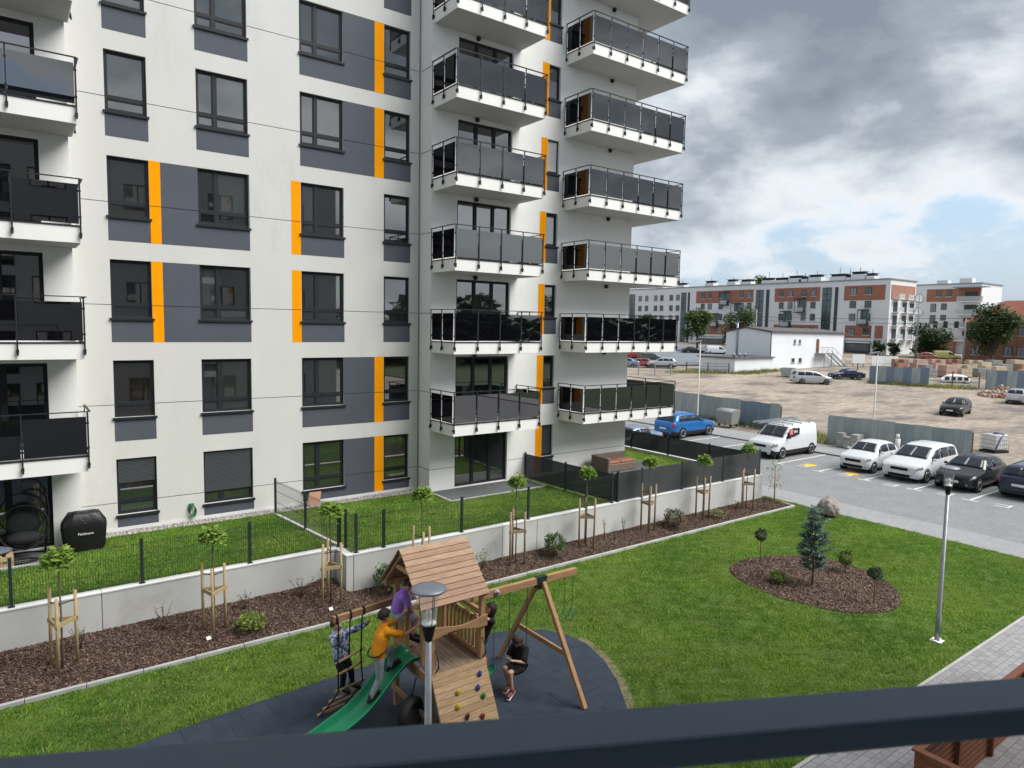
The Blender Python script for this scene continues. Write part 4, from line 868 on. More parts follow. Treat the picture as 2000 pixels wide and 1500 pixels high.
# roof
RX0, RX1, RYM, RZ, EZ, RW_ = 5.37, 6.77, 10.56, 3.27, 2.44, .80
roof = pb(MB().beam((RX0+.02, RYM, RZ-.10), (RX1-.02, RYM, RZ-.10), .04, .12), 'roof', WD)
for sgn in (-1, 1):
    e = Vector((0, sgn*RW_, EZ-RZ)); L_ = e.length; d = e.normalized(); nrm = Vector((0, sgn*(RZ-EZ), RW_)).normalized()
    for k in range(10):
        c = Vector(((RX0+RX1)/2, RYM, RZ))+d*(L_*(k+.5)/10)+nrm*.012; tilt = -.10
        dd = (d*math.cos(tilt)-nrm*math.sin(tilt)*-1) if False else (d+nrm*.13).normalized(); nn = Vector((1,0,0)).cross(dd); 
        if nn.z < 0: nn = -nn
        j = rnd.uniform(-.006, .006)
        pb(MB().obox(c+Vector((j,0,0)), ((RX1-RX0)/2, 0, 0), dd*(L_/20+.004), nn*.009), 'roof_board', rnd.choice(RFM), roof)
    for x in (RX0+.10, (RX0+RX1)/2, RX1-.06):
        a, b = Vector((x, RYM, RZ-.06)), Vector((x, RYM+sgn*(RW_-.03), EZ-.03)); pb(MB().beam(a, b, .045, .07, 0, (1,0,0)), 'rafter', WDY, roof)
for x in (RX0+.10, RX1-.06): pb(MB().box(x-.02, x+.02, RYM-.34, RYM+.34, RZ-.42, RZ-.34), 'collar_tie', WDY, roof)
for y in (PY0, PY1): pb(MB().box(RX0+.06, RX1-.02, y-.03, y+.03, 2.40, 2.5), 'top_plate', WD)
# climbing wall
TOPV, BOTV = Vector((0, PY0-.06, DZ+.01)), Vector((0, 9.24, .03)); cd = (BOTV-TOPV); cl = cd.length; cd.normalize(); cn = Vector((0, cd.z, -cd.y))
if cn.y > 0: cn = -cn
for k in range(12):
    c = TOPV+cd*(cl*(k+.5)/12); pb(MB().obox((6.18, c.y, c.z), (.56, 0, 0), cd*(cl/24-.003), cn*.011), 'climbing_board', rnd.choice(CLB))
for x in (5.66, 6.70): pb(MB().beam((x, TOPV.y+.045, TOPV.z-.03), (x, BOTV.y+.03, .03), .04, .07), 'side_beam', WDY)
HC_ = {'y': (.50,.42,.02), 'b': (.05,.06,.28), 'g': (.02,.20,.06), 'p': (.06,.012,.03), 'r': (.22,.035,.02)}
for col_, u, x in (('b',.17,6.55),('b',.33,6.45),('g',.45,6.52),('y',.30,6.05),('y',.47,5.98),('p',.62,6.12),('r',.68,6.42),('g',.82,5.95)):
    c = TOPV+cd*cl*u+cn*.035; mb = MB().ellipsoid((x, c.y, c.z), (.045,.03,.06), 10, 7); mb.v = [(a+.008*math.sin(b*90), b, z+.006*math.sin(a*80)) for a, b, z in mb.v]; pb(mb, 'climbing_hold', M('hold_'+col_, HC_[col_], .5, .1))
for x, y0 in ((PX0+.05, PY0-.03), (PX1-.02, PY0-.03)): pb(MB().tube([(x, y0-.03, 1.62), (x+.01, y0-.10, 1.5), (x+.02, y0-.11, 1.35), (x, y0-.05, 1.24)], .013, 6), 'grab_handle', BLACK)
# swing beam and A-frame
BY, BZ = 10.3, 2.17
bevel(pb(MB().box(PX1+.05, 9.32, BY-.045, BY+.045, BZ-.07, BZ+.07), 'swing_beam', WD), .006)
pb(MB().box(PX1-.02, PX1+.048, PY0+.05, PY1-.05, BZ-.16, BZ-.075), 'cross_beam', WDY)
for yy, xx in ((11.62, 8.36), (9.05, 8.52)): bevel(pb(MB().beam((8.40, BY+(.07 if yy > BY else -.07), BZ-.02), (xx, yy, .02), .09, .09, 0, (1,0,0)), 'frame_leg', WDZ), .006)
pb(MB().beam((8.47, 11.06, .9), (8.47, 9.50, .9), .04, .10), 'frame_brace', WDY)
pb(MB().box(8.28, 8.50, BY-.062, BY-.047, BZ-.16, BZ+.07).box(8.28, 8.50, BY+.047, BY+.062, BZ-.16, BZ+.07).box(8.26, 8.52, BY-.065, BY+.065, BZ+.0715, BZ+.082), 'frame_bracket', M('dark_green_bracket', (.012,.035,.028), .5, .1))
pb(MB().lathe((7.28, BY-.048, BZ-.01), [(.0,-.006),(.075,-.005),(.075,0)], 16, 0, 'y'), 'badge', M('badge_white', (.45,.45,.46), .7, .05)); 
bd = ps.children[-1]
pb(MB().box(7.235, 7.325, BY-.0556, BY-.0545, BZ-.02, BZ+.0), 'badge_print', BLACK)
# slide
SP = [(5.66,1.26),(5.52,1.25),(5.36,1.19),(5.2,1.06),(5.02,.89),(4.84,.71),(4.66,.55),(4.48,.44),(4.3,.36),(4.1,.28),(3.9,.20),(3.72,.14),(3.55,.12)]
cs = [(-.29,.17),(-.27,.19),(-.245,.17),(-.20,.03),(-.1,.0),(.1,.0),(.20,.03),(.245,.17),(.27,.19),(.29,.17),(.285,.12)]
mb = MB()
for (x, z) in SP:
    for (y, h) in cs: hh = h*(.55 if x > 5.55 else 1); mb.v.append((x, 10.5+y, z+hh))
m_ = len(cs)
for i in range(len(SP)-1):
    for j in range(m_-1): mb.f.append((i*m_+j, i*m_+j+1, (i+1)*m_+j+1, (i+1)*m_+j)); mb.m.append(0); mb.sm.append(True)
sl = pb(mb, 'slide', GRP); md = sl.modifiers.new('s', 'SOLIDIFY'); md.thickness = .014; md = sl.modifiers.new('ss', 'SUBSURF'); md.levels = md.render_levels = 2
# rope ladder with its beam
bevel(pb(MB().beam((4.36, 11.06, 2.06), (5.62, 11.30, 2.03), .07, .12), 'ladder_beam', WD), .006)
def lad(u, s): # s 0..1 down the ladder, u 0..1 across
    P = [((4.42,11.08,2.0),(4.97,11.18,2.0)),((4.42,11.12,1.22),(4.96,11.22,1.30)),((4.46,11.2,.95),(5.0,11.3,1.02)),((4.56,11.46,.50),(5.12,11.5,.55)),((4.46,11.5,.33),(5.0,11.52,.38)),((4.36,11.54,.2),(4.88,11.58,.23)),((4.28,11.6,.08),(4.8,11.64,.09))]
    t = s*6; i = min(5, int(t)); f_ = t-i; a = Vector(P[i][0]).lerp(Vector(P[i][1]), u); b = Vector(P[i+1][0]).lerp(Vector(P[i+1][1]), u); return a.lerp(b, f_)
for u in (.06, .94): pb(MB().tube([lad(u, s/24)+Vector((0, -.03, 0)) for s in range(25)], .013, 6), 'ladder_rope', ROPE)
pb(MB().tube([(4.70, 11.13, 2.0), (4.70, 11.2, 1.02)], .013, 6), 'ladder_rope', ROPE)
for x in (4.42, 4.70, 4.97): pb(MB().tube([(x, 11.05+.19*(x-4.36)+.048*math.cos(a), 2.055+.075*math.sin(a)) for a in np.linspace(0, 6.283, 9)], .018, 6), 'rope_loop', ROPE)
for k in range(1, 7):
    a, b = lad(-.04, k/6), lad(1.04, k/6); pb(MB().tube([a, b], .024 if k < 4 else .03, 8), 'rung', CLB[0])
# tyre under the deck
ty = thing('tyre_swing', 'black tyre hanging under the wooden deck beside the climbing wall', 'tyre', (5.40, 10.14, .45)); mb = MB(); m1 = 24
for i in range(m1):
    a = 2*math.pi*i/m1
    for (r_, y) in ((.17,-.08),(.26,-.10),(.30,-.06),(.30,.06),(.26,.10),(.17,.08)): mb.v.append((r_*math.cos(a), y, r_*math.sin(a)))
for i in range(m1):
    for j in range(6): mb.f.append((i*6+j, ((i+1)%m1)*6+j, ((i+1)%m1)*6+(j+1)%6, i*6+(j+1)%6)); mb.m.append(0); mb.sm.append(True)
mb.build('tyre', RUBBERB, ty).rotation_euler = (0, 0, .5); MB().tube([(0,0,.28),(.1,.0,.62)], .012, 6).build('chain', ROPE, ty)
# swings
CHN = M('coated_chain', (.012,.05,.045), .5, .15, 40)
def chain(parent, a, b):
    mb = MB(); a, b = Vector(a), Vector(b); l = (b-a).length; k = max(4, int(l/.05)); d = (b-a)/k
    for i in range(k):
        c = a+d*(i+.5); s = Vector((.011, 0, 0)) if i % 2 else Vector((0, .011, 0))
        mb.tube([c-d*.62, c-d*.3+s, c+d*.3+s, c+d*.62, c+d*.3-s, c-d*.3-s, c-d*.62], .0045, 4, cap=False)
    return mb.build('chain', CHN, parent)
def swing(x0, x1, zs_, label, yof=0, mat=GRP):
    t = thing('swing', label, 'swing', ((x0+x1)/2, BY, zs_)); h = BZ-.07-zs_; w_ = (x1-x0)/2
    for s in (-1, 1): chain(t, (s*w_, 0, h), (s*w_*.98, yof, .1))
    mb = MB(); k = 10
    for i in range(k+1):
        u = -1+2*i/k; z = .1*u*u*u*u-.03*(1-u*u)
        for y in (-.075, .075): mb.v += [(u*w_, y+yof, z-.008), (u*w_, y+yof, z+.008)]
    for i in range(k):
        a = i*4; b = a+4
        for f in ((a,a+2,b+2,b),(a+1,b+1,b+3,a+3),(a,b,b+1,a+1),(a+2,a+3,b+3,b+2)): mb.f.append(f); mb.m.append(0); mb.sm.append(False)
    mb.build('seat', mat, t); return t
swing(7.62, 8.06, .43, 'belt swing the boy in the dark shirt sits on', 0, BLACK); swing(6.86, 7.26, .62, 'empty green belt swing hanging beside the tower')
t = thing('gym_rings', 'pair of green gym rings hanging from the outer end of the swing beam', 'rings', (9.14, BY, 1.2))
for s in (-1, 1):
    chain(t, (s*.12, 0, BZ-.07-1.2), (s*.1, 0, .17)); MB().tube([(s*.1+.02*math.sin(a), .085*math.sin(a), .09+.085*math.cos(a)) for a in np.linspace(0, 6.283, 17)], .011, 6).build('ring', GRP, t)
# ================================================================== PEOPLE
SKIN = M('skin', (.56,.34,.25), .55, .08, 9); HAIRD = M('dark_hair', (.022,.014,.011), .6, .3, 40, .5, 150); HAIRB = M('brown_hair', (.05,.03,.02), .6, .3, 40, .5, 150)
def capsule_mb(mb, a, b, ra, rb, n=12):
    a, b = Vector(a), Vector(b); d = b-a; l = d.length
    if l < 1e-5: d = Vector((0,0,1)); l = 1e-5
    d = d/l; pts = []; rad = []
    for t in (-1, -.87, -.5): pts.append(a+d*ra*t); rad.append(max(.001, ra*math.sqrt(max(0, 1-t*t))))
    pts.append(a); rad.append(ra); pts.append(b); rad.append(rb)
    for t in (.5, .87, 1): pts.append(b+d*rb*t); rad.append(max(.001, rb*math.sqrt(max(0, 1-t*t))))
    mb.tube(pts, rad, n)
def person(label, J, mats, facing, hair, sleeves=.55, shorts=None, shoe=None, hoodie=False, hl=0., extra=None, baggy=.0):
    """J: joints in world space. mats: skin, top, bottom. One continuous body surface; hair, shoes and face details are children."""
    J = {k: Vector(v) for k, v in J.items()}; base = J['pel']; t = thing('person', label, 'person', tuple(base)); f = Vector(facing).normalized()
    seg = []   # a, b, ra, rb, material index
    SK, TP, BT = 0, 1, 2
    side = (J['shL']-J['shR']).normalized(); hs = (J['hipL']-J['hipR']).normalized()
    ch, pe, nk = J['chest'], J['pel'], J['neck']; g = baggy
    seg += [(J['shL'], J['shR'], .062+g*.5, .062+g*.5, TP), (ch+side*.055, pe+hs*.055+Vector((0,0,.05)), .098+g, .095+g*1.3, TP), (ch-side*.055, pe-hs*.055+Vector((0,0,.05)), .098+g, .095+g*1.3, TP), (nk, ch, .07, .10+g, TP), (J['shL'], ch+side*.04, .062, .09+g, TP), (J['shR'], ch-side*.04, .062, .09+g, TP)]
    seg += [(pe+hs*.05, pe-hs*.05, .104, .104, BT)]
    seg += [(nk, J['head']-f*.015-Vector((0,0,.03)), .046, .046, SK)]
    for s in 'LR':
        sh, el, wr = J['sh'+s], J['el'+s], J['wr'+s]
        if sleeves >= 2: seg += [(sh, el, .052+g, .046+g, TP), (el, wr, .045+g, .034+g*.6, TP)]
        else: c = sh.lerp(el, sleeves*1.25); seg += [(sh, c, .052+g, .05+g, TP), (c, el, .036, .034, SK), (el, wr, .034, .024, SK)]
        hd = J.get('hd'+s, wr+(wr-el).normalized()*.07); d = (hd-wr).normalized(); pn = side-d*side.dot(d)
        if pn.length < .2: pn = Vector((0,0,1))-d*d.z
        pn.normalize(); qn = d.cross(pn)
        palm = wr+d*.045; seg += [(wr, palm+pn*.014, .02, .022, SK), (wr, palm-pn*.014, .02, .022, SK)]
        for k, ln in enumerate((.055, .064, .06, .046)):
            r_ = palm+pn*(.028-.0185*k)+d*.015; k1 = r_+d*ln*.55+qn*.012; seg += [(r_, k1, .0105, .010, SK), (k1, k1+d*ln*.2+qn*ln*.42, .010, .009, SK)]
        r_ = wr+d*.018+pn*.024; seg += [(r_, r_+pn*.03+d*.022, .012, .011, SK), (r_+pn*.03+d*.022, r_+pn*.028+d*.05+qn*.014, .011, .009, SK)]
        hp, kn, an = J['hip'+s], J['kn'+s], J['an'+s]
        if shorts is not None: c = hp.lerp(kn, shorts); seg += [(hp, c, .092, .084, BT), (c, kn, .062, .052, SK), (kn, an, .052, .034, SK)]
        else: seg += [(hp, kn, .086, .062, BT), (kn, an, .060, .046, BT)]
    hc = J['head']; upv = (hc-nk).normalized(); fr = (f-upv*f.dot(upv)).normalized(); sd = upv.cross(fr)
    seg += [(hc-upv*.02+fr*.005, hc+upv*.035-fr*.012, .083, .088, SK), (hc+fr*.03-upv*.075, hc-upv*.02+fr*.02, .045, .07, SK), (hc+fr*.085+upv*.005, hc+fr*.102-upv*.028, .010, .014, SK), (hc+sd*.084-fr*.005, hc+sd*.086-upv*.03-fr*.005, .014, .011, SK), (hc-sd*.084-fr*.005, hc-sd*.086-upv*.03-fr*.005, .014, .011, SK)]
    if hoodie: seg += [(nk-fr*.05+side*.06, nk-fr*.05-side*.06, .055, .055, TP)]
    mb = MB()
    for a, b, ra, rb, _ in seg: capsule_mb(mb, a-base, b-base, ra, rb)
    o = mb.build('body', mats, t); md = o.modifiers.new('r', 'REMESH'); md.mode = 'VOXEL'; md.voxel_size = .0095; md = o.modifiers.new('s', 'SMOOTH'); md.iterations = 3; md.factor = .5
    dg = bpy.context.evaluated_depsgraph_get(); me = bpy.data.meshes.new_from_object(o.evaluated_get(dg)); o.modifiers.clear(); o.data = me
    me.materials.clear()
    for q in mats: me.materials.append(q)
    nf = len(me.polygons); C = np.empty(nf*3); me.polygons.foreach_get('center', C); C = C.reshape(-1, 3); best = np.full(nf, 1e9); mi = np.zeros(nf, int)
    for a, b, ra, rb, m_ in seg:
        a_, b_ = np.array(a-base), np.array(b-base); d = b_-a_; u = np.clip(((C-a_)@d)/(d@d+1e-12), 0, 1); ds = np.linalg.norm(C-a_-u[:, None]*d, axis=1)-(ra+(rb-ra)*u); k = ds < best; best[k] = ds[k]; mi[k] = m_
    me.polygons.foreach_set('material_index', mi.astype(np.int32)); me.polygons.foreach_set('use_smooth', np.ones(nf, bool)); me.update()
    # hair: a cap that leaves the face free
    mb = MB(); n, k = 20, 14; hr = Vector((.099, .106, .112)); keep = {}
    for i in range(k+1):
        ph = math.pi*i/k
        for j in range(n):
            th = 2*math.pi*j/n; v = Vector((math.sin(ph)*math.cos(th), math.sin(ph)*math.sin(th), math.cos(ph))); dn = 1+.06*mnoise.noise(v*6+base*3); mb.v.append(tuple(hc-base+upv*.012+(sd*v.x*hr.x+fr*v.y*hr.y+upv*v.z*hr.z)*dn-fr*.012-(upv*hl*max(0, -v.z)*1.0)))
    for i in range(k):
        for j in range(n):
            ph = math.pi*(i+.5)/k; th = 2*math.pi*(j+.5)/n; v = Vector((math.sin(ph)*math.cos(th), math.sin(ph)*math.sin(th), math.cos(ph)))
            if v.z > .42 or (v.y < .25 and v.z > (-.35 if hl == 0 else -.95)) and not (abs(v.x) > .85 and v.z < -.1 and hl == 0): mb.f.append((i*n+j, (i+1)*n+j, (i+1)*n+(j+1)%n, i*n+(j+1)%n)); mb.m.append(0); mb.sm.append(True)
    ho = mb.build('hair', hair, t); md = ho.modifiers.new('s', 'SOLIDIFY'); md.thickness = .012
    e = MB()
    for s in (-1, 1): c = hc-base+fr*.083+sd*.031*s+upv*.008; e.ellipsoid(tuple(c), (.011,.011,.006), 8, 5)
    e.build('eye', BLACK, t); MB().beam(hc-base+fr*.088-upv*.052-sd*.02, hc-base+fr*.088-upv*.052+sd*.02, .008, .006).build('mouth', M('lips', (.38,.16,.13), .5, 0), t)
    for s in 'LR':
        an = J['an'+s]; td = Vector(J.get('toe'+s, an+Vector((f.x, f.y, 0)).normalized()*.16+Vector((0,0,-.07)))); d = (td-an); d.normalize(); so = MB(); heel = an-d*.04+Vector((0,0,-.035)); toe = td
        capsule_mb(so, heel-base, toe-base, .043, .036, 10); capsule_mb(so, an-base+Vector((0,0,.03)), an-base-Vector((0,0,.02)), .044, .046, 10)
        sm = shoe or [BLACK, BLACK]; so = so.build('shoe', sm[0], t)
        sl_ = MB(); dx = Vector((d.x, d.y, d.z)); sx = dx.cross(Vector((0,0,1))); sx.normalize(); nz = sx.cross(dx); sl_.obox((heel+toe)/2-base-nz*.034, dx*((toe-heel).length/2+.038), sx*.040, nz*.012); s2 = sl_.build('shoe_sole', sm[1], t); bevel(s2, .012, 2)
    return t
ORT = M('orange_shirt', (.92,.33,.01), .85, .14, 10, .6, 22); GRJ = M('grey_jeans', (.33,.36,.39), .85, .2, 14, .5, 30); PUR = M('purple_shirt', (.42,.22,.80), .85, .16, 10, .6, 22); LBL = M('pale_denim', (.46,.52,.62), .85, .16, 10, .5, 30); BLT = M('black_cloth', (.012,.012,.014), .85, .2, 8, .4, 30); WSH = M('white_sole', (.72,.70,.68), .6, .05)
def tiedye():
    mt = bpy.data.materials.new('blue_white_tie_dye'); mt.use_nodes = True; t = mt.node_tree; b = t.nodes['Principled BSDF']; n = t.nodes.new; tcn = n('ShaderNodeTexCoord'); nz = n('ShaderNodeTexNoise'); nz.inputs['Scale'].default_value = 11; nz.inputs['Detail'].default_value = 4; nz.inputs['Distortion'].default_value = 1.2; t.links.new(tcn.outputs['Object'], nz.inputs['Vector'])
    rp = n('ShaderNodeValToRGB'); e = rp.color_ramp.elements; e[0].position = .42; e[0].color = (.045,.07,.20,1); e[1].position = .56; e[1].color = (.62,.66,.74,1); m_ = e.new(.49); m_.color = (.20,.26,.45,1); t.links.new(nz.outputs['Fac'], rp.inputs[0]); t.links.new(rp.outputs[0], b.inputs['Base Color']); b.inputs['Roughness'].default_value = .85; return mt
person('person in an orange T-shirt and grey jeans climbing up the green slide', dict(head=(5.05,10.46,2.19), neck=(5.03,10.46,2.03), chest=(5.0,10.46,1.84), pel=(4.93,10.48,1.50), shL=(5.07,10.62,1.96), shR=(5.05,10.32,1.95), elL=(5.34,10.66,1.93), wrL=(5.56,10.73,2.0), hdL=(5.64,10.77,2.03), elR=(5.34,10.27,1.84), wrR=(5.55,10.22,1.96), hdR=(5.63,10.21,2.0), hipL=(4.96,10.57,1.46), hipR=(4.93,10.40,1.45), knL=(5.24,10.58,1.50), anL=(5.20,10.57,1.19), toeL=(5.37,10.57,1.26), knR=(4.93,10.42,1.10), anR=(4.79,10.46,.79), toeR=(4.93,10.47,.86)), [SKIN, ORT, GRJ], (1,.05,-.1), HAIRD, sleeves=.62, baggy=.014)
tb = bpy.data.objects['person']; MB().tube([(-.01+.155*math.cos(a), .19*math.sin(a), .10+.07*math.cos(a)) for a in np.linspace(0, 6.283, 22)], .012, 6).build('belt_strap', BLACK, tb)
person('person in a purple T-shirt and pale shorts sitting on the tower railing', dict(head=(5.76,10.90,2.44), neck=(5.68,10.95,2.33), chest=(5.61,10.99,2.19), pel=(5.57,11.02,1.94), shL=(5.74,11.09,2.27), shR=(5.61,10.84,2.27), elL=(5.83,11.04,2.06), wrL=(5.86,10.93,1.88), elR=(5.72,10.80,2.06), wrR=(5.82,10.82,1.87), hipL=(5.62,11.09,1.90), hipR=(5.56,10.93,1.90), knL=(5.93,11.02,1.83), anL=(5.86,10.98,1.47), knR=(5.86,10.78,1.84), anR=(5.76,10.83,1.49)), [SKIN, PUR, LBL], (.75,-.5,-.6), HAIRB, sleeves=.6, shorts=.7, baggy=.012)
person('person in a blue and white patterned hoodie standing on the rope ladder', dict(head=(4.60,11.50,1.76), neck=(4.63,11.51,1.61), chest=(4.66,11.51,1.43), pel=(4.70,11.52,1.08), shL=(4.80,11.57,1.54), shR=(4.50,11.46,1.54), elL=(4.97,11.46,1.60), wrL=(5.09,11.30,1.73), hdL=(5.1,11.24,1.77), elR=(4.47,11.30,1.50), wrR=(4.49,11.18,1.68), hdR=(4.48,11.12,1.73), hipL=(4.78,11.54,1.04), hipR=(4.63,11.51,1.04), knL=(4.86,11.47,.80), anL=(4.92,11.56,.53), toeL=(5.0,11.42,.50), knR=(4.70,11.44,.79), anR=(4.72,11.55,.51), toeR=(4.78,11.40,.48)), [SKIN, tiedye(), BLT], (.35,-.9,-.1), HAIRD, sleeves=2, hoodie=True, baggy=.016)
person('person in a black T-shirt and dark shorts sitting on the belt swing', dict(head=(7.79,10.24,1.08), neck=(7.88,10.28,.97), chest=(7.93,10.31,.82), pel=(7.90,10.33,.53), shL=(7.93,10.16,.91), shR=(7.86,10.43,.91), elL=(7.80,10.05,.72), wrL=(7.62,10.13,.77), elR=(7.70,10.42,.72), wrR=(7.59,10.28,.76), hipL=(7.88,10.25,.50), hipR=(7.85,10.40,.50), knL=(7.54,10.14,.55), anL=(7.60,10.14,.16), toeL=(7.47,10.08,.11), knR=(7.56,10.34,.55), anR=(7.66,10.32,.19), toeR=(7.53,10.27,.14)), [SKIN, BLT, M('dark_green_shorts', (.014,.02,.018), .85, .2)], (-.8,-.35,-.7), HAIRB, sleeves=.6, shorts=.66, shoe=[M('red_black_shoe', (.22,.05,.04), .6, .6, 30), WSH], baggy=.02)
person('person with long dark hair in black leaning out over the side of the tower', dict(head=(7.14,10.26,1.88), neck=(7.11,10.28,1.74), chest=(7.09,10.31,1.58), pel=(7.02,10.38,1.28), shL=(7.12,10.16,1.68), shR=(7.10,10.45,1.68), elL=(6.97,10.11,1.78), wrL=(6.80,10.16,1.88), hdL=(6.73,10.17,1.92), elR=(6.92,10.48,1.90), wrR=(6.76,10.45,2.02), hdR=(6.70,10.42,2.07), hipL=(6.99,10.31,1.25), hipR=(6.99,10.47,1.25), knL=(6.92,10.46,1.00), anL=(6.87,10.62,.72), toeL=(6.80,10.74,.66), knR=(6.92,10.62,1.02), anR=(6.87,10.76,.72), toeR=(6.80,10.88,.66)), [SKIN, BLT, BLT], (-.9,.3,.0), HAIRD, sleeves=.5, hl=.10)
# ================================================================== CARS
TYRE = M('tyre_rubber', (.016,.016,.017), .8, .2, 20); RIM = M('alloy_rim', (.42,.43,.45), .35, .1, 20, metal=.7); CGL = M('car_glass', (.022,.028,.038), .22, 0, ior=1.5, spec=.3); HDL = M('headlamp', (.26,.29,.32), .15, .3, 30, coat=.5); TLR = M('tail_lamp', (.35,.012,.012), .2, .1, coat=.5); PLT = M('number_plate', (.68,.68,.66), .5, .12, 60); ARCH = M('wheel_arch', (.008,.008,.008), .9, 0)
def paint(name, c, rough=.25, metal=0.): return M(name, c, rough, .03, 2, metal=metal, coat=.35)
PROF = {
 'van':   dict(L=4.72, W=.925, P=[(0,.70),(.008,.86),(.03,.96),(.19,1.08),(.22,1.13),(.37,1.72),(.43,1.83),(.6,1.86),(.95,1.83),(.985,1.72),(.995,1.2),(1,.8)], belt=1.12, ws=(.225,.37), rw=(.975,.992), side=[(.26,.45)], wb=(.185,.82), wr=.325, clad=True, tum=.10),
 'small': dict(L=3.56, W=.815, P=[(0,.60),(.012,.76),(.05,.85),(.22,.95),(.27,1.0),(.42,1.40),(.54,1.49),(.74,1.47),(.84,1.38),(.955,1.0),(.985,.92),(1,.66)], belt=.97, ws=(.275,.42), rw=(.845,.95), side=[(.33,.62),(.65,.84)], wb=(.175,.82), wr=.29, tum=.20),
 'mpv':   dict(L=4.77, W=.94, P=[(0,.62),(.010,.78),(.04,.88),(.20,1.02),(.23,1.07),(.42,1.56),(.54,1.66),(.80,1.64),(.90,1.56),(.97,1.08),(.99,1.0),(1,.7)], belt=1.02, ws=(.235,.42), rw=(.905,.965), side=[(.30,.5),(.515,.70),(.715,.88)], wb=(.18,.78), wr=.33, tum=.17),
 'hatch': dict(L=4.24, W=.875, P=[(0,.58),(.010,.70),(.04,.79),(.28,.94),(.32,.98),(.47,1.36),(.56,1.43),(.76,1.41),(.85,1.34),(.955,1.0),(.985,.93),(1,.66)], belt=.95, ws=(.325,.47), rw=(.855,.95), side=[(.40,.58),(.60,.82)], wb=(.17,.80), wr=.315, tum=.20),
 'estate':dict(L=4.70, W=.90, P=[(0,.58),(.010,.70),(.04,.79),(.27,.94),(.31,.98),(.44,1.38),(.53,1.47),(.84,1.45),(.90,1.40),(.97,1.02),(.99,.95),(1,.66)], belt=.96, ws=(.315,.44), rw=(.905,.965), side=[(.37,.54),(.555,.72),(.735,.88)], wb=(.18,.77), wr=.32, tum=.19),
 'suv':   dict(L=4.45, W=.93, P=[(0,.68),(.010,.84),(.04,.96),(.24,1.08),(.28,1.12),(.44,1.55),(.53,1.63),(.80,1.60),(.88,1.55),(.965,1.12),(.99,1.02),(1,.72)], belt=1.08, ws=(.285,.44), rw=(.885,.96), side=[(.36,.54),(.555,.74),(.755,.86)], wb=(.185,.79), wr=.35, clad=True, tum=.18),
 'sedan': dict(L=4.50, W=.88, P=[(0,.58),(.010,.70),(.04,.79),(.27,.93),(.31,.96),(.44,1.35),(.53,1.43),(.68,1.40),(.83,1.06),(.87,1.02),(.975,.98),(1,.64)], belt=.95, ws=(.315,.44), rw=(.69,.82), side=[(.37,.53),(.55,.72)], wb=(.18,.78), wr=.31, tum=.2)}
